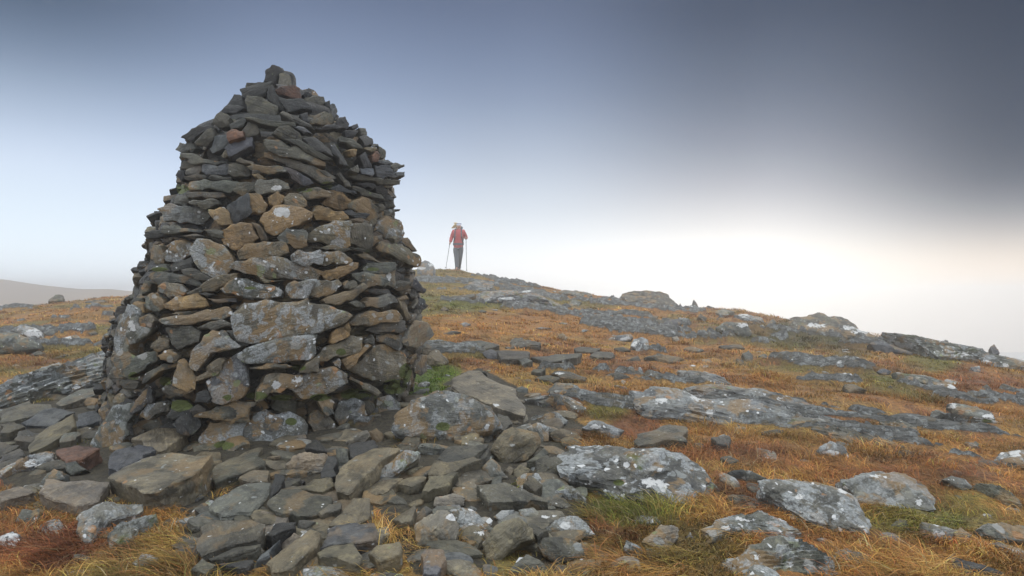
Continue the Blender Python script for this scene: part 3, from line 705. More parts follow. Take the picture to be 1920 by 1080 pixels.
# loose stones and bedrock: region, kind (S slab, B boulder, O bedrock), tint, lichen | outline | label
GROUND = '''
I S k .35|145,410 300,335 460,308 490,400 330,450 180,500|flat oblong grey block below the leaning lichened base stone
I B p .4|620,385 680,325 750,298 880,305 890,370 850,420 720,455 660,440|pale rounded stone with a rust edge, front of the round base boulder
I S d .1|850,470 895,320 940,330 950,460 910,470|dark narrow slab right behind the pale rust-edged stone
I S d .1|750,290 790,225 830,220 890,300|dark triangular slab above the pale rust-edged stone
I B g .3|940,270 1020,275 1025,370 960,415|small cube-shaped grey stone at the right foot of the cairn
I S d .1|1020,260 1180,235 1210,270 1060,350|flat dark slab beside the cube-shaped stone
I B n .5|1010,235 1060,190 1140,158 1165,190 1120,235 1030,255|pale ringed stone lying over the cube-shaped stone
I B k .4|1155,170 1200,145 1245,180 1240,240 1170,230|upright grey-green stone beside the pale ringed stone
I S b .35|940,500 960,440 1090,320 1240,270 1350,285 1200,400 1090,500 1030,565 950,545|long brown-grey slab pointing up right, left of the rust-red grass tuft
J B g .9|0,850 100,780 200,690 290,690 280,740 150,840 40,920 -30,920|long lichen-spotted stone above the rust-red grass tuft
I S g .45|190,600 370,505 530,500 500,610 400,700 220,720 150,650|broad grey angular slab below the flat oblong block
I S k .5|515,630 600,550 700,540 920,580 900,640 820,700 700,710 580,690|big pointed oval slab with a split edge in the foreground rubble
I S b .2|720,535 800,480 920,480 930,520 860,550|flat brown slab behind the big pointed oval slab
I B d .2|620,500 640,455 750,480 700,530 640,535|dark stone wedged under the pale rust-edged stone
I S k .3|830,700 900,640 980,625 980,660 860,710|thin slab poking out right of the big pointed oval slab
I B n .3|460,690 480,665 580,690 510,760|small pale chunk left below the big pointed oval slab
I S d .2|500,840 560,760 690,750 690,790 540,855|dark smooth slab below the small pale chunk
I S k .45|75,920 80,780 180,735 420,728 495,765 450,870 250,900 110,960|large block with a dry grass stalk across it, lower left foreground
I S k .2|140,975 290,920 465,885 440,930 330,970 160,992|thin slab just below the block with the grass stalk
I S d .2|210,1000 420,980 390,1040 330,1060|lowest thin slab of the stack under the block with the grass stalk
I B n .2|420,985 460,890 490,920 480,960 430,1000|small tan wedge at the right end of the thin slabs
I S s .2|440,1010 590,860 600,870 530,970|narrow blue-grey slab beside the small tan wedge
I B n .4|600,880 680,805 720,830 650,900 610,920|small brown stone with a pale face above the large brown slab
I B k .2|695,810 710,730 820,735 760,790 720,825|small olive-grey stone right of the dark smooth slab
I S b .3|505,1010 780,790 850,830 830,920 680,1060 600,1080 560,1080|large smooth brown slab at the bottom edge of the rubble
I S s .45|840,920 890,790 1080,765 1195,770 1200,870 1060,890 930,890|wide blue-grey slab with a small tan spot
I S b .2|900,770 980,690 1050,595 1160,600 1150,720 1080,760|brown slab with a stepped top behind the wide blue-grey slab
I S b .25|825,940 900,900 1050,885 1110,970 1090,1020 950,980 850,970|brown wedge-backed stone below the wide blue-grey slab
I S b .3|1150,960 1200,910 1350,880 1350,960 1230,1005|flat purple-brown slab half under dry grass, right of the wedge-backed stone
I S k .2|30,1060 100,1000 190,1015 120,1080|low slab at the bottom edge left of the stacked thin slabs
I S k .4|330,480 430,420 520,425 515,490 400,500|grey slab wedged behind the broad angular slab
I S d .2|520,560 560,450 620,460 600,520 530,600|dark slab standing in the gap below the base boulder
H S b .55|685,475 740,430 900,350 1070,310 1340,320 1230,440 1130,490 970,560 800,510|biggest foreground slab, thick with ochre streaks, left of the cairn foot
H S s .05|690,400 700,310 880,250 990,290 910,330 750,430|smooth slate-blue slab behind the thick ochre-streaked slab
H S b .05|830,220 1090,95 1110,150 1190,185 1050,290 1010,300 900,230|smooth brown slab tilted against the cairn foot
H S b .15|190,250 270,170 470,60 480,140 330,240 230,290 190,300|long brown tilted slab near the left edge
G S k .3|0,990 200,910 335,975 300,1000 0,1060|flat thick slab at the left edge of the photo
H S n .4|250,560 290,480 380,490 560,490 690,500 620,610 520,650 380,620 280,590|light half-moon block left of the thick ochre-streaked slab
H B g .7|250,540 260,480 340,405 400,420 400,470 300,510|curved grey stone above the light half-moon block
H S n .3|0,560 120,525 220,560 0,625|pale flat slab at the left edge above the grass
H S k .3|0,330 130,280 160,320 0,380|small flat slab at the left edge, lower of a pair
H S k .3|0,300 0,240 130,265 0,330|small flat slab at the left edge, upper of a pair
H S r .1|350,290 480,260 560,265 640,280 510,355 420,375|reddish-brown flat slab left of the slate-blue slab
H B g .4|430,430 400,370 480,355 550,405 460,450|grey block below the reddish-brown slab
H S s .2|490,140 490,60 600,40 640,110 540,140|blue-grey slab beside the upright lichened slab
H S g .4|380,250 400,190 500,170 480,220|narrow slab among the green moss, left of the cairn
H O w .9|0,440 180,330 340,300 350,370 150,400 0,480|low bedrock rib streaked white near the left edge
H B g .6|100,740 140,660 250,650 240,760 180,770|blue-grey stone in the golden grass at lower left
H O g .8|500,700 690,640 900,630 880,690 700,740 560,900 520,850|dark lichened bedrock below the half-moon block
H O g .8|700,880 720,780 850,750 1000,700 1000,740 880,800 850,880 750,940|second bedrock rib below the thick ochre-streaked slab
H B p .9|840,1000 900,940 990,960 1000,1080 880,1060|pale lichened stone inside the golden grass tuft
H B d .3|1180,560 1230,530 1290,580 1240,620|small dark stone right under the thick ochre-streaked slab
H S k .3|90,230 180,160 250,180 200,240|small slab left of the long brown tilted slab
H S k .3|0,130 90,115 160,140 60,180 0,185|low slab below the thick slab at the left edge
H B w 1.|0,830 80,800 130,820 60,890 0,890|white-lichened stone at the left edge above the rust-red grass
G S s .1|140,1060 340,960 480,990 330,1075|wet blue-grey slab beside the thick slab at the left edge
G S g .4|350,940 500,850 600,830 640,870 520,910 400,950|grey slab against the golden grass left of the cairn
G B t .3|530,930 560,895 630,910 600,955 540,950|small tan stone left of the cairn foot
G B g .6|-60,640 -60,500 60,480 130,500 260,560 250,590 100,605|wide grey boulder at the left edge on the far slope
G B w .9|70,470 140,435 250,470 290,530 200,530 140,510|white-speckled boulder behind the wide left-edge boulder
G B g .7|270,490 330,465 420,495 300,510|low grey stone right of the white-speckled boulder
G B w .9|330,580 400,520 480,495 530,530 480,560 400,590|boulder with a white lichened nose left of the cairn
G S d .2|640,550 700,500 730,485 730,560 670,560|dark slab leaning at the left side of the cairn
G O g .9|-80,900 180,790 420,720 650,640 740,600 740,760 520,830 300,880 140,930 -80,980|long streaked bedrock ridge running to the cairn from the left
G B k .4|415,470 470,430 500,440 450,475|small grey stone in orange grass left of the cairn
G B k .4|550,490 600,475 620,490 580,505|small stone close to the left side of the cairn
G O k .3|180,630 260,605 280,625 200,640|flat bare rock patch in orange grass on the left slope
G O k .5|310,268 350,245 400,250 390,264|low rock on the crest of the left slope
G O k .5|540,295 590,280 680,285 600,302|low rock patch below the left crest
G O w .6|120,330 150,310 220,320 180,335|white-marked rock patch on the left slope
J B g .8|95,560 150,460 270,380 400,325 560,340 750,420 805,550 720,580 520,640 430,640 300,610 150,605|big wedge-shaped blue-grey boulder right of the cairn foot
J S n .25|500,300 520,240 600,190 680,195 900,310 955,480 900,470 760,410 620,360|large pale triangular slab behind the big wedge-shaped boulder
J S k .2|780,560 780,460 850,480 880,530 830,570|olive slab between the wedge-shaped boulder and triangular slab
J B b .4|740,700 760,640 830,570 900,545 1030,580 1055,650 980,740 850,785 790,760|rounded brown boulder with a pinkish white left side
J B g .9|970,545 1040,515 1115,545 1110,630 1060,640 1000,590|stone with a yellow-green lichen top behind the brown boulder
J B b .3|1110,590 1180,550 1290,580 1325,620 1240,650 1150,640|brown blocky stone right of the green-topped stone
J B k .4|1010,870 1030,760 1100,720 1180,740 1225,800 1180,850 1080,895|dark rounded boulder beside the giant lichened rock
J S k .3|960,780 1080,690 1110,710 1040,760|narrow slab above the dark rounded boulder
J B g .5|680,810 750,740 800,790 845,860 760,880|speckled pyramid-shaped stone below the brown boulder
J B b .1|825,820 860,790 890,810 870,855|small brown pebble-like stone right of the pyramid stone
J B b .1|885,820 930,780 1005,820 940,870 890,860|smooth round brown stone between pyramid stone and dark boulder
J S k .1|405,750 450,690 640,670 730,650 640,740 470,780|top plate of the broken slab stack under the big wedge-shaped boulder
J S b .1|350,850 380,760 470,780 640,740 690,760 540,820 430,865|middle plate of the broken slab stack
J S b .1|310,950 350,860 430,865 540,845 480,920 350,960|lowest plate of the broken slab stack
J B k .3|625,910 680,850 760,880 700,905 650,950|small wedge of stone right of the broken slab stack
J S k .5|650,930 720,920 830,900 950,940 1110,1000 1100,1060 1000,1010 860,1030 730,1040 690,980|long blocky slab with a yellow-stained top, mid foreground
J S k .3|945,910 990,860 1070,920 1020,960|flat stone behind the yellow-stained slab
J B p .6|380,1040 400,990 500,965 580,990 570,1040 450,1070|pale creamy lumpy stone below the broken slab stack
J O g .8|940,380 1050,355 1180,360 1300,390 1345,440 1300,470 1220,420 1080,400|ribbed bedrock hump right of the triangular slab
J O g .8|950,520 1030,470 1150,455 1210,490 1190,540 1040,525|small bedrock hump below the ribbed one
J O g .7|1060,330 1150,280 1260,280 1340,330 1240,345|low grey bedrock behind the ribbed hump
J B g .9|510,210 560,170 700,165 870,230 860,260 790,260 700,200|lichened rock ledge behind the pale triangular slab
J S k .1|1000,200 1010,180 1090,180 1060,210|small flat plate up slope of the triangular slab
J S k .1|1020,240 1100,220 1180,240 1130,262|thin dark plate next to the pointed pale plate
J S k .1|1110,210 1180,190 1350,230 1340,255 1230,240|pointed pale plate lying in straw grass
J S k .2|985,100 1150,90 1320,80 1290,110 1110,140|long flat grey plate in the orange grass behind the rubble
J S k .2|780,60 860,60 985,65 985,110 810,120|brown flat block in the orange grass behind the rubble
J B s .2|690,70 740,50 800,80 790,120 720,110|blue-grey stone touching the brown flat block
J B d .3|390,40 450,5 560,15 650,50 640,80 540,60 420,60|dark humped rock just right of the cairn
J B g .3|900,300 940,285 980,300 970,330 920,330|small grey stone right of the triangular slab
J B b .2|335,110 360,60 400,50 480,130 450,165 350,165|brown block leaning at the right foot of the cairn
J O g .9|1130,990 1200,930 1260,940 1350,1020 1350,1050 1230,990|narrow sloping lichened rock left below the giant lichened rock
K B p .6|350,850 330,700 440,600 530,565 610,600 665,700 640,790 520,855 380,870|big pale-topped grey boulder with pinkish crown, bottom centre
K B k .4|290,700 340,600 410,530 460,570 400,650 340,720|tall wedge left of the pinkish-crowned boulder
K B g .9|600,570 700,540 800,580 850,640 940,720 900,760 800,800 700,770 640,640|lichen-patched stone right of the pinkish-crowned boulder
K B w .0|730,550 760,535 810,560 790,582 745,572|small smooth white pebble on the lichen-patched stone
K B b .3|860,830 980,680 1070,640 1130,620 1240,720 1250,790 1100,860 980,970 900,980|large smooth grey-brown block tilted left, bottom centre
K S k .3|1210,690 1370,760 1280,800 1230,760|narrow stone right of the tilted grey-brown block
K B k .5|1280,850 1330,790 1500,780 1610,830 1650,920 1560,960 1450,1000 1330,930|smooth oval boulder at the bottom, right of centre
K B g .3|1030,1080 1080,1010 1190,910 1300,960 1380,1080|grey pointed stone cut by the bottom edge
K S s .6|370,920 400,880 550,900 570,960 500,1080 390,1080|flat speckled slab at the bottom below the pinkish-crowned boulder
K B p .8|1130,570 1240,550 1330,610 1320,690 1240,680 1150,620|cream-lichened stone under the yellow-stained slab
K B g .8|940,620 1000,570 1100,570 1090,620 1000,660|small lichened stone in orange grass under the yellow-stained slab
K B g .9|1320,740 1420,640 1540,600 1660,660 1720,760 1660,790 1500,770|lichened rock above the smooth oval boulder
K S g .4|150,640 330,560 300,680 220,690|grey slab partly grown over, left of the tall wedge
L O g 1.|10,290 60,210 250,195 420,215 600,240 760,290 900,360 1075,490 1000,560 870,640 700,640 500,590 420,560 300,510 130,440 20,420|giant domed rock covered in pale and orange lichens
L S k .4|510,190 530,130 620,110 740,60 860,75 860,190 740,170 600,200 530,210|square-ended grey block standing above the giant domed rock
L B n .7|550,850 640,780 680,730 800,750 800,820 720,930 640,890|tan-grey angular stone below the giant domed rock
L B g .9|430,890 450,840 520,870 575,920 520,950 470,950|small white-edged stone left of the tan-grey angular stone
L B p .4|845,820 880,785 905,830|tiny pale stone right of the tan-grey angular stone
L O g .9|950,790 1040,720 1200,690 1400,680 1500,720 1620,800 1500,820 1300,800 1150,820 1020,880|layered bedrock shelf at lower right with a tan spot
L O g .9|1100,1000 1250,930 1500,850 1700,900 1850,980 1900,1090 1120,1090|layered bedrock at the bottom edge, right of centre
M O g .9|-110,480 50,445 250,455 450,510 560,590 620,680 670,830 560,790 400,780 200,700 60,600 -60,540|large double-ridged lichened rock at lower right
L B w 1.|150,80 230,30 340,60 440,100 380,160 260,100|white-crusted stone above the giant domed rock
L S k .1|1080,290 1150,275 1210,320 1150,330|low flat stone sunk in grass right of the giant domed rock
L S k .1|1020,150 1140,140 1140,220 1060,200|flat worn stone flush with the rust-red grass
L O g .4|1120,400 1250,400 1420,440 1260,445|bare flat rock strip right of the giant domed rock
L O g .4|1100,590 1140,575 1260,610 1180,620|little rock tip between giant domed rock and bedrock shelf
M O w .8|440,460 560,420 720,400 900,420 1060,500 1070,630 900,640 740,610 560,560 530,510|dark low rock with several white lichen patches, right foreground
M B w .9|290,230 380,170 480,210 520,290 400,280 310,260|small rock with a white scalloped front
M B g .7|1130,430 1200,405 1300,430 1350,490 1280,510|crinkled grey-lilac rock in rust-red grass
M O g .6|1350,470 1500,500 1660,590 1690,640 1560,600|rock rib running down right from the crinkled rock
M B g .8|1000,720 1120,740 1220,770 1200,840 1100,840 1010,800|low dark stone with white rims next to the round grey lichen stone
M B p .7|1220,790 1260,750 1315,790 1300,850 1240,850|round stone like a grey disc at lower right
M B g .6|790,740 850,695 920,720 900,770|small blue-grey stone below the white-patched dark rock
M B g .7|1400,760 1450,725 1560,735 1692,740 1720,880 1500,850 1420,810|dark boulder with a green disc at the right edge
M B w 1.|1430,860 1530,850 1692,910 1720,945 1600,930|white-lichened ledge below the boulder with the green disc
M B d .4|1200,1000 1260,965 1400,1000 1550,1060 1560,1090 1230,1090|smooth dark stone at the bottom right edge
M O w .9|1490,300 1540,250 1720,240 1720,370 1560,340|lichened rock with white top at the right edge
M B g .5|1330,200 1360,170 1390,190 1370,220|small round stone alone in orange grass at the right
O O w .8|300,840 480,820 620,850 800,920 1100,950 1543,1000 1600,1080 1000,1080 700,1040 420,1020 330,900|lower half of the long bedrock outcrop right of centre
O O w .8|690,830 900,800 1200,820 1543,900 1750,990 1543,990 1200,970 1000,900 760,880|upper half of the long bedrock outcrop right of centre
P O g .8|590,700 700,700 800,770 1050,890 1300,910 1500,900 1620,920 1665,1010 1500,1010 1200,990 1000,930 820,850 600,770|whale-shaped bedrock with a white head at the right
P O g .6|650,890 800,890 950,960 850,990|small rib below the whale-shaped bedrock
P O g .6|0,870 200,880 420,960 560,1020 900,1080 500,1080 200,990 0,930|dark bedrock ribs left below the whale-shaped bedrock
P O k .6|0,170 150,120 240,108 400,150 520,200 640,230 560,260 350,220 100,190|rocky crest on the right skyline
P O g .9|350,250 450,220 580,250 550,300 400,300|white-marked rock just under the right skyline crest
P B s .4|570,330 650,300 740,340 900,390 880,410 640,390|blue-grey boulder on the slope under the right crest
P O g .9|660,245 900,270 1100,312 1300,356 1550,398 1697,425 1750,468 1400,428 1100,374 880,312|long dark rock band along the right skyline
P B s .4|1450,350 1480,330 1520,365 1480,372|small stone perched on the right skyline
P B w .8|1310,500 1375,490 1380,530 1340,535|small white-topped stone below the dark skyline band
P O g .7|110,460 180,450 300,500 190,497|streaky grey rock in orange grass on the right slope
P B g .5|270,430 340,410 400,440 415,480 350,462|rounded grey rock above the streaky grey rock
P B w .6|355,540 400,540 490,610 440,615 390,580|oblong stone with a white rim on the right slope
P B k .4|390,630 440,620 570,670 420,690|brown-grey stone below the white-rimmed oblong stone
P B s .5|630,530 680,510 740,530 700,560|blue-grey knob at the head of the low right outcrop
P O g .8|740,540 1000,570 1180,620 1220,660 1100,650 880,600|low right outcrop with a bright white end
P B k .3|1390,640 1430,620 1460,660 1400,672|rounded stone at far right in rust-red heath
P B w .6|1450,680 1510,680 1590,740 1500,712|white-tipped stone next to the rounded far-right stone
P O g .7|1140,770 1250,770 1470,850 1480,880 1350,900 1250,830|white-mottled rock above the whale-shaped bedrock
O O k .6|270,130 330,110 430,105 580,125 660,180 480,160 290,155|rounded outcrop on the middle skyline
O B d .3|755,185 775,160 805,187|small pointed stone on the middle skyline
O O g .5|110,260 340,235 470,265 370,285 180,275|long low rock under the middle skyline outcrop
O B k .4|440,305 480,280 520,285 500,318|small round rock beneath the long low rock
O B s .5|480,360 600,310 670,300 690,340 600,395|tilted blue-grey boulder on the middle slope
O B g .6|930,370 1000,330 1150,330 1200,400 1160,440 1060,410|large split boulder on the middle slope
O B k .4|800,290 820,265 870,300 850,322|small brown rock left above the large split boulder
O B w .8|130,460 200,430 320,410 330,440 250,465|low white-speckled rock left of the round speckled boulder
O B w 1.|315,500 340,450 400,435 450,460 450,530 370,540|round white-speckled boulder in orange grass
O B p .6|615,440 650,425 680,460 650,472|small pale stone in the middle of the orange slope
O B k .5|700,520 740,500 850,530 820,552|low dark rock on the orange slope
O B k .3|950,500 1110,490 1150,520 1000,527|long brown rock lying flat on the orange slope
O B g .6|1120,560 1170,530 1205,570 1190,630 1155,610|upright grey rock on the orange slope
O B g .6|1080,590 1130,600 1140,640 1090,632|lower companion left of the upright grey rock
O B g .6|1240,570 1290,555 1330,590 1270,592|flat grey stone right of the upright grey rock
O B g .6|30,560 100,540 210,565 180,590 60,592|low speckled stone near the right end of the long flat plate
O B k .2|200,515 260,505 325,530 230,545|brown slab-like stone touching the round speckled boulder
O B k .2|280,600 370,570 400,610 320,612|pointed flat stone below the round speckled boulder
O O k .4|410,590 500,560 710,600 620,630 480,592|flat dark rock sheet right below the round speckled boulder
O B g .6|1310,455 1350,410 1395,440 1350,472|small grey rock in dark green heath
O O w .9|1075,290 1110,270 1260,290 1260,330 1180,312|white-flecked rock above the large split boulder
O B g .7|1315,330 1345,300 1370,330 1340,345|small rounded rock near the dark green heath
O O w .8|660,690 760,680 1000,730 1050,780 860,770 700,712|dark streaky bedrock with white dots above the long outcrop
O O k .4|150,710 220,700 310,725 200,747|small dark ledge left of the streaky bedrock
O O p .6|930,250 1000,235 1070,250 1000,287|pale rock patch under the middle skyline, right
N B w .6|60,60 120,35 190,70 200,120 60,115|pale boulder on the skyline left of the hiker
N O w .8|530,400 560,340 750,300 1000,290 1120,340 1190,390 1050,390 900,395 700,400 600,417|wide craggy outcrop on the slope below the hiker
N O g .7|1010,470 1080,410 1180,370 1290,440 1310,490 1150,480|pyramid-like outcrop right end of the craggy one
N O k .5|210,390 350,350 560,320 540,350 400,382|thin rock band left of the craggy outcrop
N O w .7|480,240 600,210 700,230 690,270 560,282|white-flecked ledge above the craggy outcrop
N B k .4|250,450 290,430 320,450 280,472|little dark stone close to the right side of the cairn
N B w 1.|415,577 460,560 510,577 450,597|bright white stone in orange grass right of the cairn
N B k .3|275,660 340,635 430,640 360,667|flat grey stone right of the cairn under the bright white stone
N O k .4|830,790 850,710 940,690 1100,740 1080,765 900,772|low humped rock overgrown with brown grass
N B w 1.|1055,610 1100,600 1200,612 1120,620|long thin white stone in the orange grass
N B w .9|1430,640 1450,620 1500,625 1460,645|small white stone right of the long thin white one
N B g .5|1240,670 1280,650 1330,690 1300,717 1250,690|speckled grey stone near the right end of the orange grass
N B g .5|570,470 600,455 640,465 600,482|tiny grey rock below the craggy outcrop
N O g .7|1240,310 1400,295 1530,340 1400,352|faint ledge near the skyline right of the hiker
N O g .7|1330,420 1370,370 1440,395 1420,430|rock knob on the slope between pyramid outcrop and skyline
N O g .6|1500,385 1600,385 1630,410 1540,412|pale low rock near the middle skyline, left
N S g .2|430,730 600,720 690,740 580,770|light grey plate behind the dark humped rock
N S k .2|590,780 700,740 750,760 640,792|olive plate next to the blue-grey stone behind the rubble
N S k .2|1380,790 1420,770 1600,780 1560,812 1400,812|dark-edged slab at the right end of the row of plates
N S k .2|1510,850 1560,820 1709,820 1709,852 1580,867|low slab under the dark-edged slab
N S g .3|900,880 980,870 1030,900 940,927|pale plate below the brown flat block
'''
# ------------------------------------------------------------------ cairn
CY = 5.25
CAIRN_PROF = [  # picture row, left column, right column
 (120,514,530),(150,503,548),(180,468,602),(215,420,638),(243,400,676),(258,368,698),(275,342,716),(310,338,742),(350,338,742),(400,310,742),
 (440,286,757),(480,283,778),(540,262,790),(600,226,798),(650,214,800),(700,208,790),(750,200,770),(800,190,750),(860,180,740)]
_pr = np.array(CAIRN_PROF, float)
_pz = CAMZ-(_pr[:, 0]-HY)/F*CY
_px = ((_pr[:, 1]+_pr[:, 2])/2-960)/F*CY
_prr = (_pr[:, 2]-_pr[:, 1])/2/F*CY*.985
def cz_r(z): return np.interp(-np.asarray(z), -_pz, _prr)
def cz_x(z): return np.interp(-np.asarray(z), -_pz, _px)
def cairn_hit(px, py):
    d = ray(px, py)
    ss = np.linspace(3.3, CY, 400)
    X = CAM+d*ss[:, None]
    rr = np.hypot(X[:, 0]-cz_x(X[:, 2]), X[:, 1]-CY)-cz_r(X[:, 2])
    k = np.nonzero(rr <= 0)[0]
    i = k[0] if len(k) else int(np.argmin(rr))
    P = X[i]; n = np.array([P[0]-cz_x(P[2]), P[1]-CY, 0.]); n /= np.linalg.norm(n)+1e-9
    return P, n
cairn_base = np.array([cz_x(.3), CY, float(terr(cz_x(.3), CY))])
cairn = bpy.data.objects.new('cairn', None); cairn.location = cairn_base
link(cairn)
tag(cairn, 'tall dry-stone cairn tapering to a rubble cone with a rounded capstone', 'cairn')
tocam = lambda P: (CAM-P)/np.linalg.norm(CAM-P)
rows = []
for line in CAIRN.strip().splitlines():
    f = line.split('|'); reg, tint, li = f[0].split()
    poly = pts(reg, f[1])
    c = poly.mean(0)
    A = abs(np.sum(poly[:, 0]*np.roll(poly[:, 1], -1)-np.roll(poly[:, 0], -1)*poly[:, 1])/2)
    rows.append((A, poly, c, tint, float(li), f[2] if len(f) > 2 else None))
order = sorted(range(len(rows)), key=lambda i: -(rows[i][0]+(1e5 if rows[i][5] else 0)))
big = set(order[:100])
rest_parts = []
R1 = np.random.default_rng(5)
for i, (A, poly, c, tint, li, lab) in enumerate(rows):
    P, n0 = cairn_hit(*c)
    topness = sstep(1.5, 2.1, P[2])
    n = n0 + .85*tocam(P) + np.array([R1.normal(0, .16), 0, R1.normal(.05+.30*topness, .14+.10*topness)])
    n /= np.linalg.norm(n)
    size = math.sqrt(A)/F*P[1]
    P = P + n0*R1.uniform(-.02, .035) - n0*.10*size
    g = (poly-c)*1.07 + c
    q, ax, ay = plane_poly(g, P, n)
    q = jag(q, R1, .07)
    base = sstep(.55, .2, P[2])
    d = stone(q, ax, ay, n, P, front=max(.018, .13*size), back=float(np.clip(.9*size, .10, .30)),
              p=R1.uniform(5, 10), sub=5 if A > 5000 else 4, tint=tint, lich=min(1, li*(1.15-.55*topness)),
              rough=.75, facets=4, moss=float(R1.choice([0, 0, .1, .3]))*(.4+base) if topness < .5 else 0., rnd=R1, ledge=.05)
    if i in big:
        o = stone_obj('stone', d, cairn)
        if lab: o['label'] = lab
    else:
        rest_parts.append(d)
# packing between and behind the face stones, all the way round
R2 = np.random.default_rng(8)
zz = _pz[-1]
ztop = _pz[0]
z = float(cairn_base[2])-.15
while z < ztop-.24:
    r = float(cz_r(z)); hgt = R2.uniform(.05, .085)
    nst = int(2*math.pi*r/.17)+3
    a0 = R2.uniform(0, 6)
    for k in range(nst):
        a = a0 + 2*math.pi*(k+R2.uniform(-.3, .3))/nst
        nn = np.array([math.cos(a), math.sin(a), 0.])
        facing = sstep(-.15, -.45, nn[1])
        rr = r - .05*sstep(1.9, 2.2, z) - .03 - .10*facing - R2.uniform(0, .03)
        w = R2.uniform(.11, .23); h = hgt*R2.uniform(.7, 1.3)
        zc = z+R2.uniform(-.02, .02)
        P = np.array([cz_x(zc)+nn[0]*rr, CY+nn[1]*rr, zc])
        m = 6
        an = np.linspace(0, 2*math.pi, m, endpoint=False)+R2.uniform(-.3, .3, m)
        q = np.stack([np.cos(an)*w*.62, np.sin(an)*h*.62], 1)*R2.uniform(.8, 1.2, (m, 1))
        t = R2.normal(0, .18); q = q@np.array([[math.cos(t), math.sin(t)], [-math.sin(t), math.cos(t)]])
        ax = np.array([-nn[1], nn[0], 0.]); n = nn+np.array([0, 0, R2.normal(0, .2)]); n /= np.linalg.norm(n)
        ay = np.cross(n, ax)
        rest_parts.append(stone(q, ax, ay, n, P, .03, .16, R2.uniform(6, 10), 4 if facing > .1 and cz_r(zc) > .2 else 3, str(R2.choice(list('ddkkdbd'))), R2.uniform(.1, .7), 1., 3,  # mostly dark tints, painting shade into the crevices
                                float(R2.choice([0, 0, .3])), R2))
    z += hgt*.8
# heart of the cairn: lumps added to block the sky, colour darkened as gap shade
zc = float(cairn_base[2])
while zc < ztop-.20:
    r = max(.05, float(cz_r(zc))-.15)
    an = np.linspace(0, 2*math.pi, 14, endpoint=False)
    q = np.stack([np.cos(an), np.sin(an)], 1)*r*R2.uniform(.9, 1.0, (14, 1))
    rest_parts.append(stone(q, np.array([1., 0, 0]), np.array([0, 1., 0]), np.array([0, 0, 1.]),
                            np.array([cz_x(zc), CY, zc]), .12, .12, 6, 4, 'd', .1, .3, 0, 0., R2))
    zc += .14
o = stone_obj('packing_stones', merge(rest_parts), cairn)
o['kind'] = 'stuff'

# ------------------------------------------------------------------ loose stones and bedrock
MASK = np.zeros((1080, 1920), bool)
def fill(poly, val=True, grow=1.0):
    c = poly.mean(0); P = (poly-c)*grow+c
    x0, y0 = np.maximum(np.floor(P.min(0)).astype(int), 0); x1, y1 = np.minimum(np.ceil(P.max(0)).astype(int)+1, [1920, 1080])
    if x1 <= x0 or y1 <= y0: return
    X, Y = np.meshgrid(np.arange(x0, x1)+.5, np.arange(y0, y1)+.5)
    ins = np.zeros(X.shape, bool); n = len(P)
    for i in range(n):
        a, b = P[i], P[(i+1) % n]
        with np.errstate(divide='ignore', invalid='ignore'):
            cond = ((a[1] > Y) != (b[1] > Y)) & (X < (b[0]-a[0])*(Y-a[1])/(b[1]-a[1]+1e-12)+a[0])
        ins ^= cond
    MASK[y0:y1, x0:x1][ins] = val
R3 = np.random.default_rng(23)
CATS = dict(S=('stone_slab', 'slab'), B=('boulder', 'boulder'), O=('rock_outcrop', 'outcrop'))
